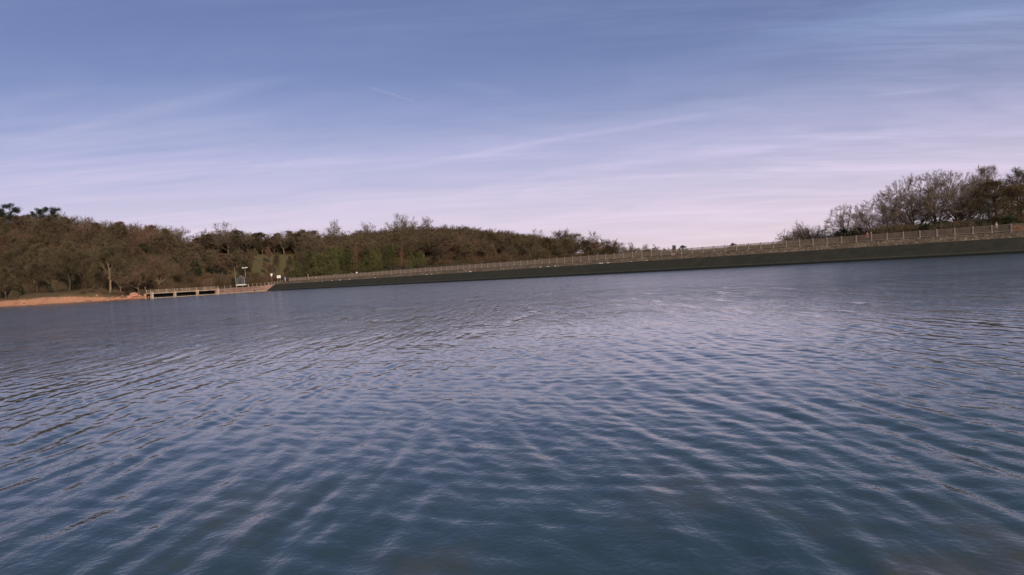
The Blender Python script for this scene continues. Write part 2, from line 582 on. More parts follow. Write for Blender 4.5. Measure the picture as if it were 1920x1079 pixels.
def asphalt_material():
    mt = bpy.data.materials.new('dam_asphalt')
    mt.use_nodes = True
    N = NT(mt.node_tree)
    bs = mt.node_tree.nodes['Principled BSDF']
    bs.inputs['Roughness'].default_value = 0.9
    bs.inputs['Specular IOR Level'].default_value = 0.15
    geo = N.node('ShaderNodeNewGeometry')
    P = geo.outputs['Position']
    x, y, z = N.sep(P)
    n = N.noise(P, 0.5, 6, 0.65)
    n2 = N.noise(P, 4.0, 5, 0.7)
    c = N.ramp(n, [(0.3, (0.027, 0.0264, 0.0175)), (0.7, (0.043, 0.0408, 0.0268))])
    c = N.mix(N.math('MULTIPLY', N.smooth(n2, 0.55, 0.75), 0.25), c, (0.07, 0.065, 0.045))
    sv = N.math('SUBTRACT', N.math('MULTIPLY', x, DAM_D.x), N.math('MULTIPLY', y, -DAM_D.y))
    st = N.noise(N.comb(N.math('MULTIPLY', sv, 0.9), N.math('MULTIPLY', z, 0.12), 0.0), 1.0, 5, 0.65)
    c = N.mix(N.math('MULTIPLY', N.smooth(st, 0.5, 0.72), 0.35), c, (0.075, 0.070, 0.050))
    jt = N.math('ABSOLUTE', N.math('SUBTRACT', N.math('FRACT', N.math('DIVIDE', sv, 7.3)), 0.5))
    c = N.mix(N.math('MULTIPLY', N.smooth(jt, 0.0, 0.010, 1.0, 0.0), 0.6), c, (0.016, 0.017, 0.012))
    zl = N.math('ADD', z, N.math('MULTIPLY', N.math('SUBTRACT', n2, 0.5), 0.25))
    c = N.mix(N.smooth(zl, 0.22, 0.36, 1.0, 0.0), c, (0.012, 0.013, 0.009))      # weed and wet line
    tl0 = N.smooth(zl, 0.36, 0.44)
    tl1 = N.smooth(zl, 0.46, 0.62, 1.0, 0.0)
    c = N.mix(N.math('MULTIPLY', N.math('MULTIPLY', tl0, tl1), 0.35), c, (0.10, 0.095, 0.07))
    N.put(bs.inputs['Base Color'], c)
    return mt


def rubble_material(name, stops, scale):
    mt = bpy.data.materials.new(name)
    mt.use_nodes = True
    N = NT(mt.node_tree)
    bs = mt.node_tree.nodes['Principled BSDF']
    bs.inputs['Roughness'].default_value = 0.9
    bs.inputs['Specular IOR Level'].default_value = 0.2
    geo = N.node('ShaderNodeNewGeometry')
    vo = N.node('ShaderNodeTexVoronoi')
    N.put(vo.inputs['Vector'], geo.outputs['Position'])
    vo.inputs['Scale'].default_value = scale
    r = N.sep(vo.outputs['Color'])[0]
    c = N.ramp(r, stops)
    big = N.noise(geo.outputs['Position'], 0.25, 4, 0.6)
    k = N.smooth(big, 0.3, 0.7, 0.8, 1.2)
    c = N.mix(1.0, c, N.comb(k, k, k), 'MULTIPLY')
    ed = N.smooth(vo.outputs['Distance'], 0.35, 0.7, 1.0, 0.6)
    c = N.mix(1.0, c, N.comb(ed, ed, ed), 'MULTIPLY')
    N.put(bs.inputs['Base Color'], c)
    bn = N.node('ShaderNodeBump')
    bn.inputs['Strength'].default_value = 0.7
    bn.inputs['Distance'].default_value = 0.1
    bn.invert = True
    N.put(bn.inputs['Height'], vo.outputs['Distance'])
    N.l.new(bn.outputs[0], bs.inputs['Normal'])
    return mt


M_ASPH = asphalt_material()
M_RUBBLE = rubble_material('dam_rubble', [(0.0, (0.125, 0.090, 0.056)), (0.4, (0.165, 0.120, 0.076)), (0.85, (0.20, 0.15, 0.10)), (1.0, (0.30, 0.25, 0.20))], 3.4)
M_PINK = rubble_material('pink_stone', [(0.0, (0.31, 0.18, 0.125)), (0.4, (0.43, 0.265, 0.195)), (0.8, (0.50, 0.325, 0.25)), (1.0, (0.57, 0.43, 0.35))], 2.6)
M_TURF = material('turf', (0.085, 0.085, 0.030), 0.95, 0.35, 1.2, spec=0.1)
M_PATH = material('path_tarmac', (0.13, 0.11, 0.095), 0.9, 0.2, 2.0)
M_CONC = material('pale_concrete', (0.47, 0.36, 0.27), 0.85, 0.35, 1.1)
M_POST = material('post_concrete', (0.36, 0.30, 0.235), 0.85, 0.2, 2.0)
M_RAIL = material('rail_steel', (0.255, 0.195, 0.145), 0.7, 0.2, 2.0)
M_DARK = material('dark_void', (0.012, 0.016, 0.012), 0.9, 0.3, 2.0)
M_WHITE = material('white_paint', (0.82, 0.80, 0.76), 0.5, 0.06, 4.0)
M_GREYT = material('grey_timber', (0.075, 0.080, 0.080), 0.8, 0.25, 3.0)
M_ROOF = material('dark_roofing', (0.055, 0.05, 0.048), 0.85, 0.25, 3.0)
M_BARGE = material('timber_and_lit_board', (0.30, 0.20, 0.16), 0.8, 0.25, 3.0)
M_STEEL = material('galvanised_steel', (0.36, 0.35, 0.33), 0.55, 0.15, 3.0, metal=0.3)
M_WOOD = material('weathered_pole', (0.24, 0.18, 0.13), 0.85, 0.3, 5.0)

dam = thing('dam', 'long dark reservoir dam with a rubble band below its railing', 'dam', along(0, 0, 0))
bpy.context.view_layer.update()


def keep(o, parent):
    """parent without moving"""
    o.parent = parent
    o.matrix_parent_inverse = parent.matrix_basis.inverted()
    return o


SL_Z, ST_Z = 2.42, 3.36
keep(strip([(-3.2, -1.4), (0, 0), (2.5, 1.21), (5.0, SL_Z)], M_ASPH, 'face', None), dam)
keep(strip([(5.0, SL_Z), (5.25, SL_Z + 0.03), (5.6, 2.75), (6.0, 3.08), (6.3, ST_Z)], M_RUBBLE, 'stone_band', None, step=0.8, jit=0.05), dam)
keep(strip([(6.3, ST_Z), (6.9, ST_Z + 0.03), (7.4, ST_Z)], M_TURF, 'verge', None), dam)
keep(strip([(7.4, ST_Z), (10.6, ST_Z - 0.02)], M_PATH, 'crest_path', None), dam)
keep(strip([(10.6, ST_Z - 0.02), (11.2, ST_Z - 0.1), (18.0, 0.2)], M_TURF, 'downstream_bank', None), dam)

# railing along the crest: concrete posts, two rails, upright bars
BAY = 2.76
F_OFF = 6.62
N_BAY = 97


def bars_panel(length, h0, h1, pitch, w):
    mb = MB()
    n = int(length / pitch)
    for i in range(n):
        x = -length / 2 + (i + 0.5) * length / n
        mb.box((x, 0, (h0 + h1) / 2), (w, w, h1 - h0))
    return mb


fr = thing('dam_railing', 'long railing of pale posts and thin bars along the dam crest', 'railing', along(-8, F_OFF, ST_Z))
dir_a = math.atan2(-DAM_D.y, -DAM_D.x)
pm = MB()
pm.box((0, 0, 0.64), (0.15, 0.15, 1.30))
pm.box((0, -0.02, 0.02), (0.32, 0.3, 0.12))
pm.box((0, 0, 1.30), (0.17, 0.17, 0.03))
post_me = pm.mesh('post', M_POST)
panel_me = bars_panel(BAY - 0.17, 0.20, 1.17, 0.085, 0.027).mesh('bar_panel', M_RAIL)
rm = MB()
rm.box((0, 0, 1.20), (BAY - 0.15, 0.06, 0.06))
rm2 = MB()
rm2.box((0, 0, 0.17), (BAY - 0.15, 0.07, 0.07))
top_me, bot_me = rm.mesh('top_rail', M_RAIL), rm2.mesh('bottom_rail', M_POST)
fr.rotation_euler = (0, 0, dir_a)
for i in range(N_BAY):
    link('post', post_me, fr, (i * BAY, 0, 0))
    if i < N_BAY - 1:
        xm = (i + 0.5) * BAY
        link('bar_panel', panel_me, fr, (xm, 0, 0))
        link('top_rail', top_me, fr, (xm, 0, 0))
        link('bottom_rail', bot_me, fr, (xm, 0, 0))

# ------------------------------------------------------------------ spillway, wall and their railings
sp_v = (SP_B - SP_A)
sp_len = sp_v.length
sp_a = math.atan2(sp_v.y, sp_v.x)
DECK = 1.72
sp = thing('spillway', 'pale concrete spillway with three dark openings at the water', 'spillway', (SP_A.x, SP_A.y, 0), sp_a)
for i in range(4):
    mb = MB()
    w = 0.62 if i in (0, 3) else 0.5
    x = (0.35, sp_len / 3, sp_len * 2 / 3, sp_len - 0.45)[i]
    mb.box((x, 0.45, 0.3 + DECK / 2 - 0.1), (w, 0.9, DECK + 0.3 if i in (0, 3) else DECK - 0.1))
    mb.box((x, 0.45, -0.5), (w + 0.1, 1.0, 1.2))
    mb.build('pier', M_CONC, sp)
mb = MB()
mb.box((sp_len / 2, 1.6, DECK - 0.11), (sp_len - 0.1, 2.4, 0.22))
mb.build('deck', M_CONC, sp)
mb = MB()
mb.box((sp_len / 2, 0.25, -0.35), (sp_len, 1.1, 1.04))
mb.build('sill', M_CONC, sp)
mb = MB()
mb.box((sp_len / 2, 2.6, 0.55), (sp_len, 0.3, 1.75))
mb.build('back_wall', M_DARK, sp)  # near-black colour stands for the shade inside the three openings


def rail_run(name, label, p0, p1, z0, z1, n, mat_post=M_POST, h=1.12, group=None, bars=True):
    p0, p1 = Vector((p0[0], p0[1], z0)), Vector((p1[0], p1[1], z1))
    v = p1 - p0
    L = v.xy.length
    a = math.atan2(v.y, v.x)
    o = thing(name, label, 'railing', p0, a, group)
    sl = (z1 - z0) / L
    step = L / n
    for i in range(n + 1):
        mb = MB()
        mb.box((0, 0, h / 2), (0.13, 0.13, h))
        mb.box((0, 0, h + 0.01), (0.15, 0.15, 0.03))
        q = mb.build('post', mat_post, o)
        q.location = (i * step, 0, sl * i * step)
    for nm, z, t in (('top_rail', h - 0.06, 0.055), ('bottom_rail', 0.14, 0.05)):
        mb = MB()
        mb.prism([(0, -t / 2, z - t / 2), (0, t / 2, z - t / 2), (0, t / 2, z + t / 2), (0, -t / 2, z + t / 2)], (0, 0, 0), (L, 0, sl * L))
        mb.build(nm, M_RAIL, o)
    if bars:
        for i in range(n):
            mb = bars_panel(step - 0.14, 0.17, h - 0.09, 0.12, 0.026)
            q = mb.build('bar_panel', M_RAIL, o)
            q.location = ((i + 0.5) * step, 0, sl * (i + 0.5) * step)
    return o


nf = sp_v.normalized()
nn = Vector((-nf.y, nf.x))
M_RAILP = material('painted_rail', (0.40, 0.34, 0.28), 0.7, 0.15, 2.0)
rail_run('spillway_railing', 'front railing over the three spillway openings', SP_A + nn * 0.55, SP_B + nn * 0.55, DECK, DECK, 9, M_RAILP)
rail_run('spillway_railing', 'back railing along the landward side of the spillway deck', SP_A + nn * 2.65, SP_B + nn * 2.65, DECK, DECK, 7, M_RAILP)

# curved stone wall from the spillway to the dam
wt = [1.75, 2.15, 2.75]
wl = thing('retaining_wall', 'pink stone retaining wall between the spillway and the dam', 'wall', (WALL[0].x, WALL[0].y, 0))


def wall_run(prof_fn, mat, name):
    n = 40
    rows = []
    for i in range(n + 1):
        s = i / n
        # quadratic curve through the three plan points
        p = WALL[0] * ((1 - s) * (1 - 2 * s)) + WALL[1] * (4 * s * (1 - s)) + WALL[2] * (s * (2 * s - 1))
        d = (WALL[0] * (4 * s - 3) + WALL[1] * (4 - 8 * s) + WALL[2] * (4 * s - 1)).normalized()
        nrm = Vector((-d.y, d.x))
        top = np.interp(s, [0, 0.55, 1], wt)
        rows.append([(p.x + nrm.x * o, p.y + nrm.y * o, z) for o, z in prof_fn(float(top))])
    return keep(link(name, grid_mesh(name, np.array(rows), mat, False)), wl)


wall_run(lambda t: [(0.0, -1.5), (0.05, 0.3), (0.12, t - 0.14), (0.7, t - 0.14), (0.7, -1.0)], M_PINK, 'wall')
wall_run(lambda t: [(0.05, t - 0.15), (0.04, t), (0.78, t), (0.78, t - 0.15)], M_CONC, 'coping')
wall_run(lambda t: [(-0.45, -1.5), (-0.35, 0.22), (0.045, 0.28)], M_CONC, 'footing')


def wall_pt(s, off):
    p = WALL[0] * ((1 - s) * (1 - 2 * s)) + WALL[1] * (4 * s * (1 - s)) + WALL[2] * (s * (2 * s - 1))
    d = (WALL[0] * (4 * s - 3) + WALL[1] * (4 - 8 * s) + WALL[2] * (4 * s - 1)).normalized()
    return p + Vector((-d.y, d.x)) * off, float(np.interp(s, [0, 0.55, 1], wt))


for k, (s0, s1, lb) in enumerate(((0.0, 0.33, 'railing on the pink stone wall nearest the spillway'), (0.335, 0.66, 'railing on the middle stretch of the pink stone wall'), (0.665, 0.98, 'railing on the pink stone wall where it meets the dam'))):
    (a, za), (b, zb) = wall_pt(s0, 0.4), wall_pt(s1, 0.4)
    rail_run('wall_railing', lb, a, b, za, zb, 5, M_RAILP, bars=False, h=1.1)

# ------------------------------------------------------------------ hut, lamp, pole, signs
def at_base(px, py, Y):
    p = on(px, Y)
    p.z = zat(px, py, Y)
    return p


def build_hut():
    Y = 307.0
    p = at_base(452, 535, Y)
    p.z = max(p.z, gz(p)) - 0.05
    h = thing('hut', 'small dark gabled hut with white plinth beside the spillway', 'hut', p, R(6))
    w, d, e, ap = 3.5, 3.2, 2.55, 3.65
    mb = MB()
    mb.prism([(-w / 2, 0, 0.3), (w / 2, 0, 0.3), (w / 2, 0, e), (0, 0, ap), (-w / 2, 0, e)], (0, 0, 0), (0, d, 0))
    mb.build('wall', M_GREYT, h)
    mb = MB()
    mb.box((0, d / 2, 0.12), (w + 0.16, d + 0.16, 0.40))
    mb.build('plinth', M_WHITE, h)
    for s in (-1, 1):
        mb = MB()
        x1, z1 = s * (w / 2 + 0.35), e - 0.22
        mb.prism([(0, 0, ap + 0.05), (x1, 0, z1 + 0.05), (x1, 0, z1 + 0.19), (0, 0, ap + 0.19)], (0, -0.3, 0), (0, d + 0.3, 0))
        r = mb.build('roof', M_ROOF, h)
        mb = MB()
        mb.prism([(0, 0, ap - 0.08), (x1, 0, z1 - 0.08), (x1, 0, z1 + 0.17), (0, 0, ap + 0.17)], (0, -0.36, 0), (0, -0.31, 0))
        mb.build('barge_board', M_BARGE if s > 0 else M_ROOF, r)  # right board paler, left darker: sunlit and shaded sides put into the colour
        mb = MB()
        mb.box((s * (w / 2 - 0.06), -0.03, (e + 0.3) / 2), (0.13, 0.06, e - 0.35))
        mb.build('corner_trim', M_STEEL, h)
    mb = MB()
    mb.box((0.1, -0.03, 1.3), (1.0, 0.06, 1.9))
    dr = mb.build('door', M_ROOF, h)
    mb = MB()
    mb.box((0.48, -0.08, 1.25), (0.05, 0.05, 0.18))
    mb.build('handle', M_STEEL, dr)


build_hut()


def build_lamp():
    p = gp(462.5, 312)
    top = zat(461, 503, 312)
    o = thing('lamp_post', 'tall lamp post with two white floodlights behind the hut', 'lamp post', p)
    H = top - p.z
    mb = MB()
    mb.tube([(0, 0, -0.2), (0, 0, H * 0.5), (0, 0, H)], [0.09, 0.07, 0.05], 8)
    mb.build('pole', M_STEEL, o)
    mb = MB()
    mb.tube([(-0.75, 0, H - 0.05), (0.75, 0, H - 0.05)], [0.04, 0.04], 6)
    mb.build('crossarm', M_STEEL, o)
    for x, dzz in ((-0.62, -0.06), (0.55, 0.0)):
        mb = MB()
        mb.box((x, -0.12, H + 0.14 + dzz), (0.85, 0.38, 0.34))
        hd = mb.build('lamp_head', M_WHITE, o)
        mb = MB()
        mb.box((x, -0.322, H + 0.14 + dzz), (0.72, 0.02, 0.24))
        mb.build('lens', material('lamp_lens', (0.7, 0.72, 0.74), 0.2, 0.03), hd)


build_lamp()
p = gp(444.0, 305)
mast = thing('wooden_pole', 'bare wooden pole leaning beside the hut', 'pole', p)
Hm = zat(440.5, 503, 305) - p.z
mb = MB()
mb.tube([(0, 0, -0.3), (-0.1, 0, Hm * 0.5), (-0.22, 0, Hm)], [0.14, 0.12, 0.09], 8)
mb.build('pole', M_WOOD, mast)
mb = MB()
mb.tube([(-0.22, 0, Hm - 0.01), (-0.222, 0, Hm + 0.09)], [0.11, 0.07], 8)
mb.build('cap', M_STEEL, mast)


def signboard(px, py, Y, w, h, label, name='sign_board', tri=False, mark=True):
    c = on(px, Y)
    g = gz(c)
    z = zat(px, py, Y)
    o = thing(name, label, 'sign', (c.x, c.y, g - 0.1), R(-4))
    zc_ = z - g + 0.1
    xs = (0.0,) if tri else (-w * 0.32, w * 0.32)
    for x in xs:
        mb = MB()
        mb.tube([(x, 0.06, 0), (x, 0.06, zc_ + h * 0.3)], [0.045, 0.045], 6)
        mb.build('post', M_STEEL, o)
    mb = MB()
    if tri:
        mb.prism([(-w / 2, 0, zc_ + h / 2), (-w * 0.42, 0, zc_), (-0.08, 0, zc_ - h / 2), (0.08, 0, zc_ - h / 2), (w * 0.30, 0, zc_), (w / 2, 0, zc_ + h / 2)], (0, -0.03, 0), (0, 0.01, 0))
    else:
        mb.box((0, 0, zc_), (w, 0.04, h))
    pl = mb.build('panel', M_WHITE, o)
    if mark:
        mb = MB()
        mb.box((0, -0.024, zc_ + h * 0.08), (w * 0.5, 0.006, h * 0.10))
        mb.box((0.02, -0.024, zc_ - h * 0.10), (w * 0.42, 0.006, h * 0.05))
        mb.build('lettering', material('sign_grey', (0.45, 0.44, 0.43), 0.6), pl)
    return o


signboard(524.8, 519.3, 328, 1.6, 1.15, 'white rectangular notice board at the far end of the dam')
signboard(511.5, 516.3, 326, 1.0, 1.25, 'white tapering sign panel standing next to the rectangular notice board', 'warning_sign', True, False)
# small notice on the railing
nt = MB()
nt.box((0, 0, 0), (0.55, 0.03, 0.42))
q = nt.build('fence_notice', M_WHITE)
q.location = along(DAM_LEN - 30, F_OFF - 0.12, ST_Z + 0.75)
q.rotation_euler = (0, 0, dir_a)
tag(q, 'small pale notice fixed to the dam railing near its far end', 'notice')
# thick marker post
px_ = 579.5
Tm = None


def t_at(px, off=0.0):
    """metres from the near end along the dam where the line at this offset crosses picture column px"""
    k = (px - 960.0) / F
    b0 = TOE_R + DAM_N * off
    d = -DAM_D
    return (k * b0.y - b0.x) / (d.x - k * d.y)


mp = thing('marker_post', 'stout wooden post standing taller than the dam railing', 'post', along(t_at(579.5, 6.4), 6.4, ST_Z))
mb = MB()
mb.box((0, 0, 1.0), (0.26, 0.26, 2.1))
mb.build('post', M_BARGE, mp)
mb = MB()
mb.prism([(-0.15, 0, 2.05), (0.15, 0, 2.05), (0, 0, 2.2)], (0, -0.15, 0), (0, 0.15, 0))
mb.build('cap', M_CONC, mp)

# lifebuoy at the foot of the railing, pale stones along the rubble band
def ring_mesh(name, r, t, mats):
    mb = MB()
    n, k = 24, 8
    vs = []
    for i in range(n):
        a = 2 * math.pi * i / n
        for j in range(k):
            b = 2 * math.pi * j / k
            rr_ = r + t * math.cos(b)
            vs.append((rr_ * math.cos(a), t * math.sin(b), rr_ * math.sin(a)))
    fs = [(i * k + j, i * k + (j + 1) % k, ((i + 1) % n) * k + (j + 1) % k, ((i + 1) % n) * k + j) for i in range(n) for j in range(k)]
    mb.add(vs, fs)
    me = mb.mesh(name, mats[0], True)
    me.materials.append(mats[1])
    for pi, pol in enumerate(me.polygons):
        pol.material_index = (pi // (k * 3)) % 2
    return me


lb = link('lifebuoy', ring_mesh('lifebuoy', 0.28, 0.07, (material('buoy_red', (0.50, 0.05, 0.04), 0.5), M_WHITE)))
lb.location = along(t_at(1265.5, 6.2), 6.15, ST_Z + 0.05)
lb.rotation_euler = (R(-20), 0, dir_a)
tag(lb, 'small red and white lifebuoy leaning below the dam railing', 'lifebuoy')


def rock_mesh(seed, s, mat, name='pale_stone'):
    g = random.Random(seed)
    import bmesh
    bm = bmesh.new()
    bmesh.ops.create_icosphere(bm, subdivisions=2, radius=1.0)
    ph = [g.uniform(0, 6) for _ in range(6)]
    for v in bm.verts:
        d = 1 + 0.18 * math.sin(3 * v.co.x + ph[0]) + 0.16 * math.sin(4 * v.co.y + ph[1]) + 0.12 * math.sin(5 * v.co.z + ph[2]) + g.uniform(-0.06, 0.06)
        v.co = Vector((v.co.x * s[0] * d, v.co.y * s[1] * d, v.co.z * s[2] * d))
    me = bpy.data.meshes.new(name)
    bm.to_mesh(me)
    bm.free()
    me.materials.append(mat)
    return me


M_PALE = material('pale_stone', (0.62, 0.56, 0.50), 0.8, 0.2, 3.0)
stone_me = [rock_mesh(i, (0.55, 0.22, 0.16), M_PALE) for i in range(3)]
for i, (px, sc) in enumerate(((606, 0.8), (624, 0.9), (639, 1.0), (657, 0.9), (705, 0.8), (802, 1.0), (811, 1.1), (884, 1.3), (1016, 1.0), (1030, 0.9), (1043, 1.0), (1049, 0.8), (1127, 1.3), (1131, 0.9), (1143, 1.1), (1185, 0.8), (1215, 0.6))):
    o = link('pale_stone', stone_me[i % 3], None, along(t_at(px, 5.2), 5.18, SL_Z + 0.12), dir_a + rng.uniform(-0.3, 0.3), sc * 0.8)
    tag(o, 'pale loose stone lying along the foot of the rubble band', 'stone', 'pale stones along the rubble band of the dam')

M_SANDST = material('red_sandstone', (0.46, 0.24, 0.16), 0.9, 0.3, 2.0, bump=0.5)
for i, (px, dY, s, lb_) in enumerate(((252, 3.0, (1.3, 1.1, 0.9), 'largest rounded red boulder on the bank near the spillway'), (243, 1.6, (0.8, 0.7, 0.5), 'low red boulder at the water edge beside the largest boulder'),
                                      (262, 2.6, (0.6, 0.6, 0.5), 'small red boulder between the largest boulder and the spillway'), (273, 2.8, (0.5, 0.45, 0.75), 'upright pink boulder close to the spillway end pier'),
                                      (167, 1.4, (0.7, 0.6, 0.35), 'flat dark red stone at the middle of the sandy shore'), (222, 1.2, (0.9, 0.7, 0.4), 'long low red stone on the shore under the tall pale trunk'))):
    Yb = float(np.interp(px, TP[:, 0], TP[:, 1])) + dY
    o = link('boulder', rock_mesh(20 + i, s, M_SANDST, 'boulder'), None, gp(px, Yb, s[2] * 0.35), rng.uniform(0, 3))
    tag(o, lb_, 'boulder')

# house half hidden in the wood at the left edge
def build_house():
    p = gp(12, 352)
    h = thing('stone_house', 'grey stone house half hidden by the left wood', 'house', (p.x, p.y, p.z - 0.3), R(-8))
    w, d, e, ap = 8.0, 6.0, 4.6, 7.0
    MS = material('grey_stone', (0.27, 0.25, 0.22), 0.9, 0.25, 2.0)
    mb = MB()
    mb.prism([(0, 0, 0), (0, d, 0), (0, d, e), (0, d / 2, ap), (0, 0, e)], (-w / 2, 0, 0), (w / 2, 0, 0))
    mb.build('wall', MS, h)
    mb = MB()
    for s in (0, 1):
        y0, y1 = (-0.35, d / 2) if s == 0 else (d / 2, d + 0.35)
        z0, z1 = (e - 0.2, ap + 0.03) if s == 0 else (ap + 0.03, e - 0.2)
        mb.prism([(0, y0, z0), (0, y1, z1), (0, y1, z1 + 0.16), (0, y0, z0 + 0.16)], (-w / 2 - 0.3, 0, 0), (w / 2 + 0.3, 0, 0))
    rf = mb.build('roof', M_ROOF, h)
    mb = MB()
    mb.box((w / 2 - 0.9, d / 2, ap + 0.4), (0.9, 0.9, 1.6))
    mb.build('chimney', MS, rf)
    for x in (-2.3, 2.0):
        for z in (1.4, 3.5):
            mb = MB()
            mb.box((x, -0.02, z), (1.0, 0.06, 1.1))
            mb.build('window', M_DARK, h)
    mb = MB()
    mb.box((0, -0.02, 1.05), (0.95, 0.06, 2.1))
    mb.build('door', M_GREYT, h)


build_house()

# ------------------------------------------------------------------ people on the dam and by the notice board
def skin(name, verts, edges, radii, mat, root=0, parent=None, sub=1):
    me = bpy.data.meshes.new(name)
    me.from_pydata(verts, edges, [])
    o = bpy.data.objects.new('tmp', me)
    C.objects.link(o)
    sm = o.modifiers.new('skin', 'SKIN')
    sd = me.skin_vertices[0].data
    for i, r in enumerate(radii):
        sd[i].radius = (r, r) if isinstance(r, (int, float)) else r
        sd[i].use_root = (i == root)
    if sub:
        ss_ = o.modifiers.new('sub', 'SUBSURF')
        ss_.levels = ss_.render_levels = sub
    dg = bpy.context.evaluated_depsgraph_get()
    out = bpy.data.meshes.new_from_object(o.evaluated_get(dg))
    out.name = name
    bpy.data.objects.remove(o)
    out.materials.clear()
    out.materials.append(mat)
    out.polygons.foreach_set('use_smooth', [True] * len(out.polygons))
    return link(name, out, parent)


M_SKIN = material('skin', (0.52, 0.30, 0.23), 0.6)
M_HAIR = material('hair', (0.05, 0.035, 0.025), 0.7, 0.2, 9)
M_SHOE = material('shoe', (0.04, 0.035, 0.03), 0.6)


def person(label, loc, face, jacket, trousers, hair=M_HAIR, stride=0.16, H=1.0):
    root = thing('person', label, 'person', loc, face, None, H)
    V, E, Rd = [], [], []

    def v(x, y, z, r, par=None):
        V.append((x, y, z))
        Rd.append(r)
        if par is not None:
            E.append((par, len(V) - 1))
        return len(V) - 1
    pel = v(0, 0, 0.95, (0.135, 0.10))
    wa = v(0, 0.0, 1.12, (0.125, 0.09), pel)
    ch = v(0, 0.01, 1.34, (0.150, 0.105), wa)
    nb = v(0, 0.0, 1.47, (0.07, 0.065), ch)
    nk = v(0, -0.01, 1.53, 0.055, nb)
    hd = v(0, -0.025, 1.62, (0.075, 0.09), nk)
    hd2 = v(0, -0.02, 1.70, (0.07, 0.085), hd)
    v(0, -0.115, 1.625, 0.016, hd)                      # nose
    for s in (-1, 1):
        v(s * 0.088, 0.0, 1.635, 0.014, hd)             # ears
    arms, legs = {}, {}
    for s in (-1, 1):
        sw = s * stride
        sh = v(s * 0.19, 0.01, 1.42, 0.062, ch)
        el = v(s * 0.245, 0.03 - sw * 0.5, 1.13, 0.045, sh)
        wr = v(s * 0.235, -0.06 - sw * 0.9, 0.90, 0.032, el)
        pm_ = v(s * 0.230, -0.085 - sw, 0.83, (0.022, 0.036), wr)
        for k in range(4):
            yy = -0.125 + k * 0.022 - sw
            a = v(s * 0.222, yy, 0.775 - 0.006 * (k in (1, 2)), 0.009, pm_)
            v(s * 0.212, yy - 0.006, 0.735 - 0.010 * (k in (1, 2)), 0.008, a)
        a = v(s * 0.222, -0.135 - sw, 0.825, 0.010, pm_)
        v(s * 0.215, -0.150 - sw, 0.795, 0.009, a)
        hp = v(s * 0.095, 0.0, 0.88, 0.092, pel)
        kn = v(s * 0.10, -0.03 + sw * 0.6, 0.50, 0.062, hp)
        an = v(s * 0.10, 0.03 + sw * 1.3, 0.10, 0.042, kn)
        legs[s] = (V[hp], V[kn], V[an])
        arms[s] = (V[sh], V[el], V[wr])
        v(s * 0.105, -0.14 + sw * 1.3, 0.045, 0.036, an)
    skin('body', V, E, Rd, M_SKIN, 0, root)
    # jacket
    JV, JE, JR = [], [], []

    def jv(p, r, par=None):
        JV.append(tuple(p))
        JR.append(r)
        if par is not None:
            JE.append((par, len(JV) - 1))
        return len(JV) - 1
    a0 = jv((0, 0, 0.86), (0.165, 0.13))
    a1 = jv((0, 0, 1.12), (0.150, 0.118), a0)
    a2 = jv((0, 0.01, 1.34), (0.172, 0.128), a1)
    jv((0, 0.0, 1.485), (0.085, 0.08), a2)
    for s in (-1, 1):
        b = jv(arms[s][0], 0.080, a2)
        b = jv(arms[s][1], 0.062, b)
        jv(tuple(0.12 * x + 0.88 * y for x, y in zip(arms[s][1], arms[s][2])), 0.050, b)
    skin('jacket', JV, JE, JR, jacket, 0, root)
    TV, TE, TR_ = [(0, 0, 0.97), (0, 0, 0.90)], [(0, 1)], [(0.15, 0.115), (0.14, 0.11)]
    for s in (-1, 1):
        par = 1
        for q_, r in zip(legs[s], (0.105, 0.078, 0.062)):
            TV.append(q_)
            TR_.append(r)
            TE.append((par, len(TV) - 1))
            par = len(TV) - 1
    skin('trousers', TV, TE, TR_, trousers, 0, root)
    hm = MB()
    vs, n = [], 10
    for i in range(6):
        a = math.pi / 2 * i / 5.0
        for j in range(n):
            b = 2 * math.pi * j / n
            zlow = 0.06 if math.sin(b) < -0.3 else -0.03
            vs.append((0.094 * math.sin(a) * math.cos(b) if i else 0, -0.01 + 0.112 * math.sin(a) * math.sin(b) if i else -0.01, 1.675 + max(0.125 * math.cos(a), zlow if i == 5 else -1)))
    hm.add(vs, [(i * n + j, i * n + (j + 1) % n, (i + 1) * n + (j + 1) % n, (i + 1) * n + j) for i in range(5) for j in range(n)])
    hm.build('hair', hair, root, True)
    for s in (-1, 1):
        mb = MB()
        ax, ay, az = legs[s][2]
        mb.tube([(ax, ay + 0.05, 0.055), (ax, ay - 0.06, 0.055), (ax, ay - 0.19, 0.035)], [0.05, 0.052, 0.03], 8)
        mb.build('shoe', M_SHOE, root, True)
    return root


def cloth(name, c):
    return material(name, c, 0.85, 0.15, 6.0)


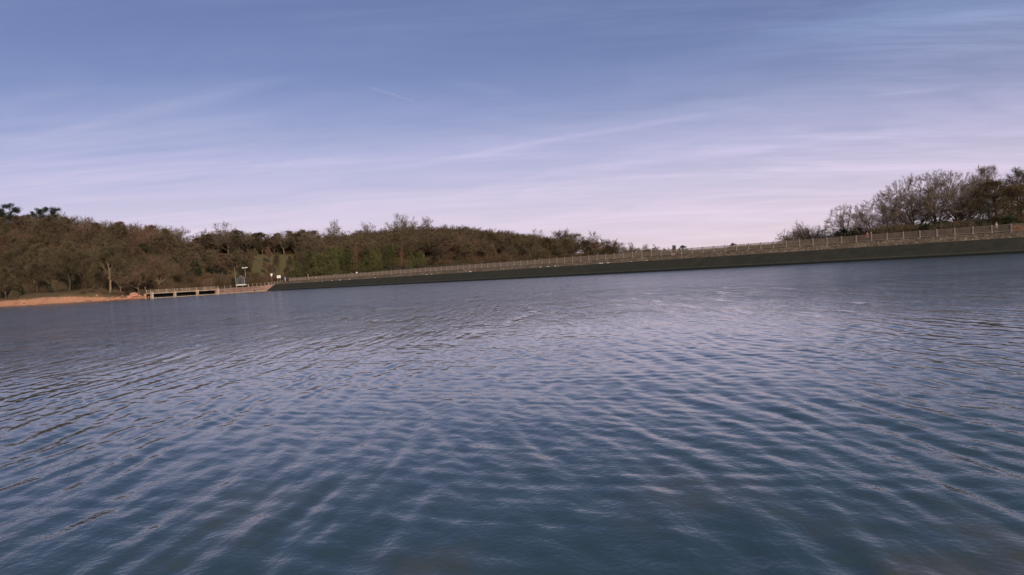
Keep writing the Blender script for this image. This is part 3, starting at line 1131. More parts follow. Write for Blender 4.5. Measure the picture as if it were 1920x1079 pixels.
walk_z = ST_Z - 0.01
face_l = math.atan2(-DAM_D.y, -DAM_D.x) + math.pi / 2
for px, off, jc, tcol, label, fc, hgt in (
        (1630.5, 8.3, (0.30, 0.06, 0.05), (0.03, 0.03, 0.035), 'person in a red jacket walking on the dam behind the railing', face_l, 1.0),
        (1637.5, 8.9, (0.035, 0.03, 0.04), (0.02, 0.02, 0.025), 'person in black walking beside the red jacketed person', face_l, 1.05),
        (1873.0, 8.2, (0.33, 0.29, 0.27), (0.06, 0.055, 0.06), 'person in a grey jacket near the right end of the railing', face_l, 1.02),
        (671.0, 8.0, (0.85, 0.83, 0.80), (0.25, 0.22, 0.2), 'person in a white top behind the far railing', face_l + math.pi, 1.08),
        (660.0, 8.6, (0.10, 0.10, 0.05), (0.06, 0.05, 0.04), 'person in an olive coat walking next to the white top', face_l + math.pi, 1.0),
        (631.0, 8.3, (0.10, 0.05, 0.035), (0.05, 0.04, 0.035), 'person in a dark brown coat behind the far railing', face_l, 1.0),
        (553.0, 9.5, (0.12, 0.13, 0.08), (0.04, 0.04, 0.04), 'person in a grey green coat near the end of the dam', face_l, 1.0),
        (547.0, 9.0, (0.03, 0.045, 0.025), (0.03, 0.03, 0.03), 'person in a dark green coat behind the pale fence notice', face_l, 1.0)):
    person(label, along(t_at(px, off), off, walk_z), fc + rng.uniform(-0.2, 0.2), cloth('coat', jc), cloth('trousers', tcol), H=hgt)
person('person in a bright blue jacket and beige trousers at the end of the dam', along(t_at(534, 5.9), 6.45, ST_Z - 0.03), face_l + math.pi * 0.9, cloth('coat', (0.16, 0.30, 0.62)), cloth('trousers', (0.55, 0.45, 0.36)), H=1.12)

# ------------------------------------------------------------------ trees
def bark(name, col, ov=0.25):
    return material(name, col, 0.95, 0.3, 4.0, ov, 0.1)


M_BARK_P = bark('bark_pale', (0.185, 0.145, 0.095))
M_BARK = bark('bark_brown', (0.135, 0.105, 0.072))
M_BARK_D = bark('bark_dark', (0.06, 0.05, 0.036))
M_TWIG = bark('twig_brown', (0.115, 0.090, 0.056), 0.28)
M_TWIG_R = bark('twig_red', (0.145, 0.095, 0.062), 0.22)
M_TWIG_O = bark('twig_olive', (0.112, 0.092, 0.050), 0.25)
M_TWIG_G = bark('twig_grey', (0.155, 0.124, 0.090), 0.2)
M_TWIG_N = bark('twig_pale_grey', (0.190, 0.150, 0.108), 0.15)
M_LEAF_B = material('dry_leaf', (0.100, 0.074, 0.036), 0.9, 0.35, 1.2, 0.15, 0.1)
M_NEEDLE = material('pine_needle', (0.092, 0.097, 0.032), 0.8, 0.5, 0.9, 0.3, 0.2)
M_NEEDLE_D = material('dark_needle', (0.020, 0.032, 0.016), 0.8, 0.35, 0.9, 0.2, 0.2)
M_LARCH = material('larch_twig', (0.20, 0.118, 0.066), 0.9, 0.3, 1.2, 0.15, 0.1)
M_EVERG = material('evergreen_leaf', (0.032, 0.044, 0.018), 0.7, 0.4, 1.0, 0.25, 0.2)
M_BRACK = material('dead_bracken', (0.48, 0.22, 0.09), 0.9, 0.3, 2.0, 0.2, 0.1)


def rvec(g):
    while True:
        v = Vector((g.uniform(-1, 1), g.uniform(-1, 1), g.uniform(-1, 1)))
        if 0.05 < v.length < 1:
            return v.normalized()


def perp(d, g):
    v = d.cross(rvec(g))
    return v.normalized() if v.length > 1e-3 else Vector((1, 0, 0))


def twig(mb, p, d, L, w, g):
    s = perp(d, g) * w
    mb.add([p - s, p + s, p + d * L], [(0, 1, 2)])


def bare_tree(seed, H, fork, n_main, ang, n2, n3, n_tw, tw_len, tw_w, trunk_r, leader=False, droop=0.0, low=0.35, env=None, l3r=0.022, shell=0):
    """trunk mesh (trunk and limbs) and crown mesh (branches and twigs) of a leafless tree"""
    g = random.Random(seed)
    T, K = MB(), MB()

    def grow(p, d, L, r0, r1, segs, wob, lift, n, mb):
        pts, rads, dirs = [p.copy()], [r0], [d.copy()]
        for i in range(segs):
            d = (d + rvec(g) * wob + Vector((0, 0, lift))).normalized()
            p = p + d * (L / segs)
            pts.append(p.copy())
            rads.append(r0 + (r1 - r0) * (i + 1) / segs)
            dirs.append(d.copy())
        mb.tube(pts, rads, n, cap=False)
        return pts, rads, dirs

    tl = H * (0.93 if leader else fork)
    tp, tr, td = grow(Vector((0, 0, -0.3)), Vector((g.uniform(-.06, .06), g.uniform(-.06, .06), 1)).normalized(), tl, trunk_r, trunk_r * (0.12 if leader else 0.72), 7, 0.05 if leader else 0.09, 0.03, 8, T)
    mains = []

    def fit(p, d, L):
        if env:
            for _ in range(12):
                q = p + d * L * 0.97
                if (math.hypot(q.x, q.y) / (env[0] * H)) ** 2 + ((q.z - env[1] * H) / ((1.0 - env[1]) * H)) ** 2 <= 0.93:
                    break
                L *= 0.88
        return L
    for i in range(n_main):
        if leader:
            s = fork + (0.95 - fork) * (i + g.uniform(0, 0.8)) / n_main
            k = min(int(s * 7), 6)
            p0 = tp[k].lerp(tp[k + 1], s * 7 - k)
            L = H * (0.34 * (1 - (s - fork) / (1.02 - fork)) + 0.10)
            r = tr[k] * 0.5
        else:
            k = g.choice((5, 6, 7, 7, 7)) if i else 7
            p0 = tp[k]
            L = H * g.uniform(0.40, 0.58) * (1 - 0.15 * (k < 7))
            r = tr[k] * g.uniform(0.5, 0.72)
        az = 2.4 * i + g.uniform(-0.4, 0.4)
        a = ang * g.uniform(0.55, 1.25) if i or leader else ang * 0.2
        d = Vector((math.sin(a) * math.cos(az), math.sin(a) * math.sin(az), math.cos(a)))
        mains.append((p0, d, fit(p0, d, L), r))
    l3, inner = [], []
    for p0, d, L, r in mains:
        pts, rads, dirs = grow(p0, d, L, r, r * 0.22, 6, 0.17, 0.05, 6, T)
        for j in range(n2):
            s = low + (1 - low) * (j + g.uniform(0, 1)) / n2
            k = min(int(s * 6), 5)
            p1 = pts[k].lerp(pts[k + 1], s * 6 - k)
            dd = (dirs[k] * 0.8 + perp(dirs[k], g) * g.uniform(0.5, 1.0) + Vector((0, 0, 0.2))).normalized()
            L2 = L * g.uniform(0.35, 0.6) * (1.15 - 0.5 * s)
            L2 = fit(p1, dd, L2)
            q, qr, qd = grow(p1, dd, L2, rads[k] * 0.5, 0.02, 4, 0.2, 0.05 - droop, 4, T)
            inner += q
            for m_ in range(n3):
                s3 = 0.25 + 0.75 * (m_ + g.uniform(0, 1)) / n3
                k3 = min(int(s3 * 4), 3)
                p2 = q[k3].lerp(q[k3 + 1], s3 * 4 - k3)
                d3 = (qd[k3] * 0.7 + perp(qd[k3], g) * g.uniform(0.5, 1.1) + Vector((0, 0, 0.12 - droop))).normalized()
                l3.append((p2, d3, L2 * g.uniform(0.35, 0.6) + 0.3))
    for _ in range(shell):
        # outer branchlets that round the crown off, each grown from the nearest branch
        a1, cz = g.uniform(0, 6.28), g.uniform(-0.25, 1.0)
        sr, k_ = math.sqrt(max(0.0, 1 - cz * cz)), g.uniform(0.84, 0.97)
        q = Vector((env[0] * H * sr * k_ * math.cos(a1), env[0] * H * sr * k_ * math.sin(a1), H * (env[1] + (1 - env[1]) * cz * k_)))
        near = min(inner, key=lambda v: (v - q).length_squared)
        if (near - q).length < 0.26 * H:
            K.tube([near, near.lerp(q, 0.5) + rvec(g) * 0.12, q], [0.018, 0.014, 0.01], 3, cap=False)
            o_ = (q - Vector((0, 0, 0.35 * H))).normalized()
            l3.append((near.lerp(q, 0.55), (q - near).normalized(), (q - near).length * 0.45))
            l3.append((q, (o_ + rvec(g) * 0.5).normalized(), 0.45))
    for p2, d3, L3 in l3:
        if env:
            rw, z0 = env
            q_ = (math.hypot(p2.x, p2.y) / (rw * H)) ** 2 + ((p2.z - z0 * H) / ((1.0 - z0) * H)) ** 2
            if q_ > 1.03:
                continue
        pe = p2 + d3 * L3
        if env:
            q_ = (math.hypot(pe.x, pe.y) / (rw * H)) ** 2 + ((pe.z - z0 * H) / ((1.0 - z0) * H)) ** 2
            if q_ > 1.06:
                L3 *= 0.4
                pe = p2 + d3 * L3
        K.tube([p2, p2.lerp(pe, 0.5) + rvec(g) * L3 * 0.06, pe], [l3r, l3r * 0.7, l3r * 0.35], 3, cap=False)
        for i in range(n_tw):
            s = g.uniform(0.15, 1.0)
            dt = (d3 * 0.7 + rvec(g) * 0.75 + Vector((0, 0, 0.15 - droop))).normalized()
            twig(K, p2.lerp(pe, s), dt, tw_len * g.uniform(0.5, 1.2), tw_w, g)
    return T, K


def shrub(seed, H, Wd, n, tw_w, dome=0.7):
    g = random.Random(seed)
    S, K = MB(), MB()
    for i in range(max(6, n // 22)):
        az = g.uniform(0, 6.28)
        a = g.uniform(0.1, 0.9)
        b = Vector((math.cos(az), math.sin(az), 0)) * g.uniform(0, Wd * 0.25)
        d = Vector((math.sin(a) * math.cos(az), math.sin(a) * math.sin(az), math.cos(a)))
        S.tube([b - d * 0.15, b + d * H * 0.45, b + d * H * 0.75 + Vector((0, 0, H * 0.08))], [0.05, 0.035, 0.01], 4, cap=False)
    for i in range(n):
        az, rr_, zz_ = g.uniform(0, 6.28), math.sqrt(g.random()), g.random()
        prof = math.sqrt(max(0.05, 1 - zz_ ** 2 * dome))
        lump = 0.8 + 0.25 * math.sin(3 * az + seed) + 0.12 * math.sin(7 * az)
        p = Vector((math.cos(az) * rr_ * Wd / 2 * prof * lump, math.sin(az) * rr_ * Wd / 2 * prof * lump, zz_ * H * 0.9 * (0.85 + 0.15 * lump)))
        d = (Vector((p.x * 0.5, p.y * 0.5, H * 0.5)).normalized() + rvec(g) * 0.6).normalized()
        twig(K, p, d, g.uniform(0.5, 1.2) * min(1.3, 0.35 * H), tw_w, g)
    return S, K


def leafy(K, g, c, rad, n, size, flat=0.8):
    """a clump of small leaf-sized faces"""
    for i in range(n):
        o = rvec(g) * rad * (g.random() ** 0.4)
        o.z *= flat
        p = c + o
        a, b = rvec(g), None
        b = perp(a, g)
        s = size * g.uniform(0.6, 1.3)
        K.add([p - a * s, p + b * s * 0.6, p + a * s], [(0, 1, 2)])


def conifer(seed, H, Wd, kind):
    """kind: 'pine' young bushy pine, 'larch' narrow bare larch, 'scots' flat-topped tall pine"""
    g = random.Random(seed)
    T, K = MB(), MB()
    T.tube([(0, 0, -0.3), (0.1, 0, H * 0.5), (0.0, 0.1, H * (0.97 if kind != 'scots' else 0.85))], [H * 0.016, H * 0.011, 0.03], 7, cap=False)
    if kind == 'scots':
        for i in range(34):
            az = 2.4 * i + g.uniform(-0.3, 0.3)
            q = g.uniform(0.0, 1.0)
            z = H * (0.36 + 0.54 * q)
            Lb = Wd / 2 * (math.sin(math.pi * (0.2 + 0.66 * q)) ** 0.6) * g.uniform(0.25, 1.0)
            e = Vector((math.cos(az) * Lb, math.sin(az) * Lb, z + g.uniform(0.2, 1.0)))
            T.tube([(0, 0, z - 0.6), e * 0.5 + Vector((0, 0, z * 0.5 - 0.2)), e], [0.12, 0.08, 0.03], 5, cap=False)
            for j in range(4):
                leafy(K, g, e + Vector((g.uniform(-1, 1), g.uniform(-1, 1), g.uniform(-0.4, 0.5))) * 0.9, g.uniform(0.8, 1.35), 80, 0.22, 0.75)
        return T, K
    n = int(H * 9.5)
    for i in range(n):
        s = 0.06 + 0.93 * (i + g.random()) / n
        az = 2.399 * i + g.uniform(-0.3, 0.3)
        if kind == 'pine':
            prof = (1 - s) ** 0.7 * (0.85 + 0.22 * math.sin(11 * s + seed)) + 0.05
        else:
            prof = (1 - s) ** 0.9 * 0.95 + 0.05
        Lb = Wd / 2 * prof * g.uniform(0.6, 1.25)
        lift = 0.45 if kind == 'pine' else 0.12
        e = Vector((math.cos(az) * Lb, math.sin(az) * Lb, H * s + Lb * lift))
        b = Vector((0, 0, H * s))
        T.tube([b, b.lerp(e, 0.5) - Vector((0, 0, 0.06 * Lb)), e], [0.035, 0.022, 0.008], 3, cap=False)
        if kind == 'pine':
            for j in range(3):
                leafy(K, g, b.lerp(e, 0.42 + 0.29 * j), 0.34 + 0.42 * prof, 20, 0.19, 0.8)
        else:
            for j in range(20):
                q = b.lerp(e, g.uniform(0.15, 1.0))
                twig(K, q, (rvec(g) * 0.8 + (e - b).normalized() * 0.5 + Vector((0, 0, -0.1))).normalized(), g.uniform(0.3, 0.7), 0.03, g)
    return T, K


def leaf_tree(seed, H, Wd, n_cl, per, size, trunk_to=0.8, zmin=0.12):
    """dense tree holding its leaves"""
    g = random.Random(seed)
    T, K = MB(), MB()
    T.tube([(0, 0, -0.3), (0.1, 0, H * 0.4), (0, 0, H * trunk_to)], [H * 0.02, H * 0.014, 0.04], 7, cap=False)
    for i in range(n_cl):
        az = g.uniform(0, 6.28)
        s = zmin + (1 - zmin) * g.random() ** 0.8
        prof = math.sin(math.pi * min(1, 0.18 + 0.80 * s)) ** 0.6
        rr_ = Wd / 2 * prof * math.sqrt(g.uniform(0.15, 1.0)) * (0.85 + 0.2 * math.sin(3 * az + 5 * s))
        c = Vector((math.cos(az) * rr_, math.sin(az) * rr_, H * s * 0.95))
        if i % 3 == 0:
            b = Vector((0, 0, max(0.3, c.z - rr_ * 0.5)))
            T.tube([b, b.lerp(c, 0.6), c], [0.07, 0.04, 0.012], 4, cap=False)
        leafy(K, g, c, g.uniform(0.5, 1.0) * H * 0.085, per, size, 0.8)
    return T, K


# ---- kinds: (trunk mesh, crown mesh, nominal height)
def meshes(TK, tm, cm, H, tn='trunk', cn='crown'):
    zs = sorted(q[2] for q in TK[1].v)
    H = zs[int(len(zs) * 0.995)]
    return (TK[0].mesh(tn, tm), TK[1].mesh(cn, cm), H, tn, cn)


# near trees on the right: fine twigs
OAKS = [meshes(bare_tree(100 + i, 12, 0.30, 9, 0.85, 9, 6, 19, 0.6, 0.0105, 0.26, low=0.18, env=(0.47, 0.52), l3r=0.012, shell=190), M_BARK_D, M_TWIG_N if i % 2 else M_TWIG_G, 12) for i in range(4)]
SLIM = [meshes(bare_tree(120 + i, 12, 0.18, 18, 0.6, 6, 5, 15, 0.75, 0.012, 0.18, leader=True), M_BARK_D, M_TWIG_G, 12) for i in range(3)]
BUSH_N = [meshes(bare_tree(130 + i, 6, 0.04, 11, 0.75, 7, 5, 12, 0.6, 0.012, 0.10, low=0.15), M_BARK_D, M_TWIG_G, 6, 'stems') for i in range(3)]
BUSH_D = [(a, b.copy(), h, c, d) for a, b, h, c, d in BUSH_N]
for q in BUSH_D:
    q[1].materials[0] = M_TWIG
# trees a quarter of a kilometre away and more: wider twigs stand for many
FAR_OAK = [meshes(bare_tree(140 + i, 12, 0.24, 7, 0.85, 7, 6, 22, 1.0, 0.022, 0.28, low=0.15, l3r=0.018), M_BARK_P, mt_, 12) for i, mt_ in enumerate((M_TWIG, M_TWIG_O, M_TWIG_R, M_TWIG))]
FAR_UP = [meshes(bare_tree(160 + i, 12, 0.10, 18, 0.7, 5, 5, 22, 1.0, 0.022, 0.19, leader=True, l3r=0.018), M_BARK, mt_, 12) for i, mt_ in enumerate((M_TWIG, M_TWIG_O, M_TWIG_R, M_TWIG))]
FAR_SKY = [meshes(bare_tree(180 + i, 12, 0.26, 7, 0.7, 7, 5, 13, 0.9, 0.024, 0.22, low=0.2, env=(0.5, 0.5)), M_BARK, M_TWIG_G, 12) for i in range(3)]
PINES = [meshes(conifer(200 + i, 12, 10.5, 'pine'), M_BARK_D, M_NEEDLE, 12) for i in range(4)]
LARCH = [meshes(conifer(220 + i, 12, 7.0, 'larch'), M_LARCH, M_LARCH, 12) for i in range(2)]
SCOTS = [meshes(conifer(240 + i, 14, 9, 'scots'), M_BARK, M_NEEDLE_D, 14) for i in range(3)]
BEECH = [meshes(leaf_tree(260 + i, 11, 9.5, 330, 110, 0.09, 0.8, 0.05), M_BARK_D, M_LEAF_B, 11) for i in range(2)]
HOLLY = [meshes(leaf_tree(270 + i, 6, 5.0, 60, 70, 0.16, zmin=0.04), M_BARK_D, M_EVERG, 6) for i in range(3)]
SHRUB = [meshes(shrub(300 + i, 4, 6, 1100, 0.026), M_BARK, mt_, 4, 'stems', 'crown') for i, mt_ in enumerate((M_TWIG, M_TWIG_R, M_TWIG_O, M_TWIG))]
SCRUB = [meshes(shrub(340 + i, 4, 7, 3000, 0.022, 0.35), M_BARK_D, mt_, 4, 'stems', 'crown') for i, mt_ in enumerate((M_TWIG, M_TWIG, M_TWIG_O))]
SHRUB_U = [meshes(shrub(320 + i, 4, 5, 2200, 0.013), M_BARK_D, M_TWIG_G, 4, 'stems', 'crown') for i in range(2)]


def plant(kind, name, label, cat, p, H, group=None, wide=1.0, rz=None):
    tme, cme, h0, tn, cn = kind
    s = H / h0
    o = thing(name, label, cat, p, rng.uniform(0, 6.28) if rz is None else rz, group, (s * wide, s * wide, s))
    link(tn, tme, o)
    link(cn, cme, o)
    return o


def top_h(px, py_top, Y, base_z):
    return zat(px, py_top, Y) - base_z


def skyline(px):
    """picture row of the wood's top edge"""
    return float(np.interp(px, [-200, 0, 60, 120, 160, 215, 260, 310, 335, 352, 375, 430, 470, 520, 560, 640, 700, 760, 850, 920, 980, 1040],
                           [398, 402, 404, 402, 408, 416, 421, 425, 432, 444, 442, 424, 434, 436, 433, 424, 423, 422, 423, 429, 437, 445]))


OAK_DARK = meshes(bare_tree(150, 12, 0.24, 7, 0.85, 7, 6, 22, 1.0, 0.022, 0.28, low=0.15, l3r=0.018), M_BARK_D, M_TWIG_O, 12)
FAR_UP_PALE = meshes(bare_tree(170, 12, 0.28, 14, 0.75, 6, 6, 20, 1.0, 0.022, 0.27, leader=True, l3r=0.018), M_BARK_P, M_TWIG_O, 12)

# --- left wood, climbing from the shore: rows front to back
taken = []
n_left = 0
for row, (Y0, dpx, hr) in enumerate(((272, 38, (6.5, 10)), (281, 36, (7, 11)), (292, 34, (8, 11)), (304, 32, (8, 11.5)), (318, 30, (8, 11.5)), (334, 29, (8, 12)), (352, 28, (8, 12)), (372, 27, (9, 12)), (392, 26, (9, 12)))):
    px = -90 + rng.uniform(0, dpx)
    while px < 345 - row * 2:
        x = px + rng.uniform(-8, 8)
        Y = Y0 + rng.uniform(-6, 6)
        skip = (row == 0 and (60 < x < 200 or x > 285)) or (row < 3 and x > 290) or (-6 < x < 36 and Y < 345 and row > 2 and rng.random() < 0.5)
        if not skip:
            p = gp(x, Y)
            H = rng.uniform(*hr)
            H = min(H, top_h(x, skyline(x) + 4, Y, p.z)) if row > 5 else H
            if row >= 7:
                H = max(7, min(14, top_h(x, skyline(x) + rng.uniform(-3, 7), Y, p.z)))
            k = (FAR_UP if rng.random() < 0.55 else FAR_OAK)
            zone = ('near the shore', 'halfway up', 'along the top')[0 if row < 3 else 1 if row < 7 else 2]
            plant(k[rng.randrange(4)], 'bare_tree', 'leafless brown tree of the left wood ' + {'near the shore': 'growing low down near the shore', 'halfway up': 'growing halfway up the hillside', 'along the top': 'growing along the crest of the hill'}[zone], 'tree', p, H, 'bare trees of the left wood ' + zone, rng.uniform(1.0, 1.4))
            n_left += 1
        px += dpx * rng.uniform(0.92, 1.3)

# single trees one can tell apart on the left
for kind, name, px, Y, top, label, wide in (
        (OAK_DARK, 'bare_tree', 132, 268, 468, 'spreading bare oak with dark forked limbs above the sandy bank', 0.85),
        (FAR_UP_PALE, 'bare_tree', 208, 266, 462, 'tall bare tree with a straight pale trunk at the water edge', 1.1),
        (FAR_OAK[0], 'bare_tree', 228, 268, 492, 'small bare tree right of the straight pale trunk', 0.85),
        (FAR_UP[1], 'bare_tree', 12, 262, 500, 'thin bare tree with twin pale stems by the left end of the beach', 1.1),
        (FAR_OAK[2], 'bare_tree', 298, 292, 478, 'bare tree with forked pale trunk behind the spillway', 0.9),
        (SCOTS[0], 'pine_tree', 31, 385, 383, 'dark rounded pine standing tallest on the left skyline', 0.8),
        (SCOTS[1], 'pine_tree', 6, 388, 391, 'dark pine cut by the left edge of the skyline', 0.72),
        (SCOTS[2], 'pine_tree', 106, 390, 389, 'dark pine on the skyline right of the gap', 0.85),
        (SCOTS[1], 'pine_tree', 84, 394, 392, 'small dark pine crown left of the second skyline pine', 0.7),
        (FAR_SKY[0], 'bare_tree', 430, 428, 417, 'large bare tree rising above the ridge behind the meadow', 1.3),
        (FAR_SKY[1], 'bare_tree', 392, 426, 431, 'bare tree left of the large ridge tree', 1.2),
        (FAR_SKY[2], 'bare_tree', 333, 396, 424, 'ivy grown bare tree at the right end of the left wood', 1.1),
        (FAR_SKY[0], 'bare_tree', 757, 515, 401, 'tallest bare tree standing clear of the hilltop wood', 1.0),
        (FAR_SKY[1], 'bare_tree', 769, 518, 404, 'second bare tree joined to the tallest hilltop tree', 1.0),
        (FAR_SKY[2], 'bare_tree', 803, 518, 406, 'lone small bare tree on the hilltop right of the tall pair', 0.75),
        (FAR_SKY[1], 'bare_tree', 634, 486, 413, 'bare tree poking above the left shoulder of the hill', 0.9),
        (FAR_SKY[2], 'bare_tree', 690, 500, 417, 'small bare tree poking out between the hill shoulder and hilltop', 0.9),
        (FAR_SKY[0], 'bare_tree', 1012, 440, 430, 'bare tree at the foot of the hill left of the pair of domes', 1.0),
        (FAR_OAK[3], 'bare_tree', 1060, 420, 432, 'broad bare tree forming the left dome behind the dam', 1.2),
        (FAR_OAK[0], 'bare_tree', 1078, 425, 433, 'broad bare tree with light showing through behind the dam', 1.1),
        (FAR_OAK[1], 'bare_tree', 1110, 420, 436, 'rounded bare tree forming the right dome behind the dam', 1.1),
        (FAR_OAK[3], 'bare_tree', 1152, 410, 450, 'low rounded bare tree on the slope right of the domes', 1.2),
        (FAR_SKY[1], 'bare_tree', 1185, 400, 455, 'grey bare tree left of the row of small round trees', 1.1),
        (FAR_OAK[2], 'bare_tree', 1211, 395, 459, 'left of two small round bare trees over the railing', 1.1),
        (FAR_OAK[0], 'bare_tree', 1234, 392, 460, 'right of two small round bare trees over the railing', 1.1),
        (FAR_SKY[2], 'bare_tree', 1254, 390, 464, 'thin bare tree right of the two small round trees', 1.0),
        (FAR_UP[0], 'bare_tree', 1266, 388, 460, 'spindly bare tree just left of the dark round bush', 0.7)):
    p = gp(px, Y)
    plant(kind, name, label, 'tree', p, top_h(px, top, Y, p.z), None, wide)
for i in range(18):
    px = 60 + i * 16 + rng.uniform(-4, 4)
    Y = rng.uniform(384, 402)
    p = gp(px, Y)
    plant(FAR_SKY[i % 3], 'bare_tree', 'leafless brown tree of the left wood growing along the crest of the hill', 'tree', p, max(6, top_h(px, skyline(px) + rng.uniform(-4, 3), Y, p.z)), 'bare trees of the left wood along the top', rng.uniform(1.1, 1.5))
for i in range(30):
    px = rng.uniform(150, 283) if i < 22 else rng.uniform(-10, 40)
    Y = float(np.interp(px, TP[:, 0], TP[:, 1])) + rng.uniform(5.5, 13)
    plant(SHRUB[rng.randrange(4)], 'bare_shrub', 'small brown shrub on the bank just above the sandy shore', 'shrub', gp(px, Y, -0.1), rng.uniform(0.8, 1.9), 'small shrubs along the bank above the shore', 1.2)
small_rock = [rock_mesh(40 + i, (0.5, 0.4, 0.28), M_SANDST, 'shore_stone') for i in range(3)]
for i in range(34):
    px = rng.uniform(-20, 282) if i % 3 else rng.uniform(165, 280)
    Y = float(np.interp(px, TP[:, 0], TP[:, 1])) + rng.uniform(0.6, 4.0)
    p = gp(px, Y)
    if p.z > 0.05:
        o = link('shore_stone', small_rock[i % 3], None, p, rng.uniform(0, 6), rng.uniform(0.4, 1.3))
        tag(o, 'small red stone lying on the sandy shore', 'stone', 'small stones on the sandy shore')
# ivy column in the tree at the end of the left wood, evergreens in the wood
for px, Y, H, label in ((50, 300, 7.5, 'dark evergreen in the left wood above the beach'), (36, 345, 8, 'dark evergreen beside the stone house'), (252, 286, 6.5, 'dark evergreen thicket behind the boulders'),
                        (272, 345, 9, 'dark evergreen high in the right part of the left wood'), (300, 372, 9, 'dark evergreen near the right crest of the left wood'), (335, 330, 9, 'dark green tree at the left border of the meadow'),
                        (370, 336, 7, 'dark green tree on the lower meadow'), (322, 300, 5, 'low dark evergreen behind the spillway'), (95, 268, 3.0, 'low evergreen bush at the back of the sandy beach'),
                        (147, 274, 4.0, 'evergreen bush right of the spreading oak'), (440, 308, 3.4, 'dark evergreen bush left of the hut'), (476, 310, 3.2, 'dark evergreen bush right of the hut'),
                        (466, 422, 9, 'dark evergreen on the ridge behind the meadow'), (530, 425, 8, 'dark evergreen at the right end of the meadow ridge'), (40, 266, 3.2, 'low evergreen bush at the left end of the beach'), (90, 322, 7, 'dark evergreen halfway up the left wood')):
    plant(HOLLY[rng.randrange(3)], 'evergreen_tree', label, 'tree', gp(px, Y), H)

# --- ridge behind the meadow
for row, (Y0, dpx) in enumerate(((421, 20), (432, 21), (446, 22))):
    px = 350 + rng.uniform(0, 10)
    while px < 600:
        x = px + rng.uniform(-4, 4)
        Y = Y0 + rng.uniform(-3, 3)
        p = gp(x, Y)
        H = max(6, min(13, top_h(x, skyline(x) + rng.uniform(-1, 6), Y, p.z)))
        plant((FAR_UP + FAR_SKY + FAR_SKY)[rng.randrange(10)], 'bare_tree', 'leafless tree in the ridge row behind the sloping meadow', 'tree', p, H, 'bare trees on the ridge behind the meadow', rng.uniform(1.3, 1.8))
        px += dpx * rng.uniform(0.85, 1.15)
# thin trees on the meadow itself
for px in (348, 358, 367, 376, 386, 395, 404, 412, 420, 428, 436, 443, 450, 457, 464, 353, 381, 408, 432, 446, 461, 470, 478, 484, 500, 506, 513, 521, 527, 538, 543, 549, 562, 566, 571, 578, 585):
    Y = rng.uniform(338, 365) if px < 470 else rng.uniform(345, 405)
    p = gp(px + rng.uniform(-4, 4), Y)
    plant(FAR_UP[rng.randrange(4)], 'bare_tree', 'slender dark tree standing on the sunlit meadow slope', 'tree', p, rng.uniform(7, 10.5) if px < 470 else rng.uniform(5.5, 9), 'slender trees on the meadow', 1.3 if px < 470 else 0.8)
# --- middle hill: nearest individual trees
n_mid = 0
for row, (Y0, dpx, hr) in enumerate(((338, 42, (6, 9)), (354, 42, (7, 10)), (370, 42, (8, 11)), (388, 42, (8, 11)), (408, 42, (8, 11)), (428, 44, (9, 11)))):
    px = (830 if row < 2 else 585) + rng.uniform(0, dpx)
    while px < 1150 - row * 14:
        x = px + rng.uniform(-7, 7)
        Y = Y0 + rng.uniform(-6, 6)
        p = gp(x, Y)
        H = rng.uniform(*hr)
        lim = top_h(x, np.interp(x, [560, 950, 1000, 1040, 1090, 1140], [433, 435, 441, 446, 446, 455]) + 2, Y, p.z)
        H = max(4, min(H, lim))
        plant((FAR_UP + FAR_OAK)[rng.randrange(8)], 'bare_tree', 'leafless brown tree low on the wooded hill behind the conifers', 'tree', p, H, 'bare trees on the lower slope of the middle hill', rng.uniform(1.2, 1.7))
        n_mid += 1
        px += dpx * rng.uniform(0.8, 1.2)
# low trees right of the hill, seen over and through the railing
for i in range(16):
    px = 1130 + i * 23 + rng.uniform(-4, 4)
    Y = rng.uniform(330, 400)
    p = gp(px, Y)
    top = np.interp(px, [1130, 1180, 1240, 1290, 1480], [457, 463, 466, 471, 455]) + rng.uniform(0, 4)
    plant(FAR_OAK[rng.randrange(4)], 'bare_tree', 'low bare tree in the line just showing over the middle of the railing', 'tree', p, max(2.5, top_h(px, top, Y, p.z)), 'low trees behind the middle of the dam', 2.0)

# --- conifers behind the far part of the dam
CON = ((585, 345, 470, 1.0, 'pine'), (602, 338, 476, 1.1, 'pine'), (622, 336, 464, 1.2, 'pine'), (640, 346, 462, 1.0, 'pine'), (655, 336, 467, 1.2, 'pine'), (672, 352, 456, 0.85, 'larch'),
       (690, 340, 478, 1.2, 'pine'), (703, 336, 468, 1.0, 'pine'), (714, 350, 466, 0.8, 'pine'), (736, 340, 460, 1.1, 'pine'), (757, 346, 465, 1.1, 'larch'), (775, 336, 474, 1.1, 'pine'), (792, 336, 472, 1.2, 'pine'), (815, 340, 482, 1.0, 'pine'), (838, 345, 486, 1.0, 'pine'), (862, 350, 487, 1.0, 'larch'), (952, 330, 477, 0.75, 'larch'), (630, 328, 488, 1.1, 'pine'), (715, 330, 490, 1.2, 'pine'), (770, 328, 486, 1.1, 'pine'), (681, 328, 492, 1.2, 'pine'), (560, 342, 490, 1.0, 'pine'))
LL = {672: 'slender orange larch left of the middle of the conifer belt', 757: 'broad orange larch in the right half of the conifer belt', 862: 'small orange larch at the right end of the conifer belt', 952: 'narrow orange larch standing alone over the railing'}
for i, (px, Y, top, wide, kd) in enumerate(CON):
    p = gp(px, Y)
    k = (PINES[i % 4] if kd == 'pine' else LARCH[i % 2])
    plant(k, 'pine_tree' if kd == 'pine' else 'larch_tree', 'bushy green young pine in the belt behind the far dam railing' if kd == 'pine' else LL[px], 'tree', p, top_h(px, top, Y, p.z), 'young pines behind the far railing' if kd == 'pine' else None, wide)

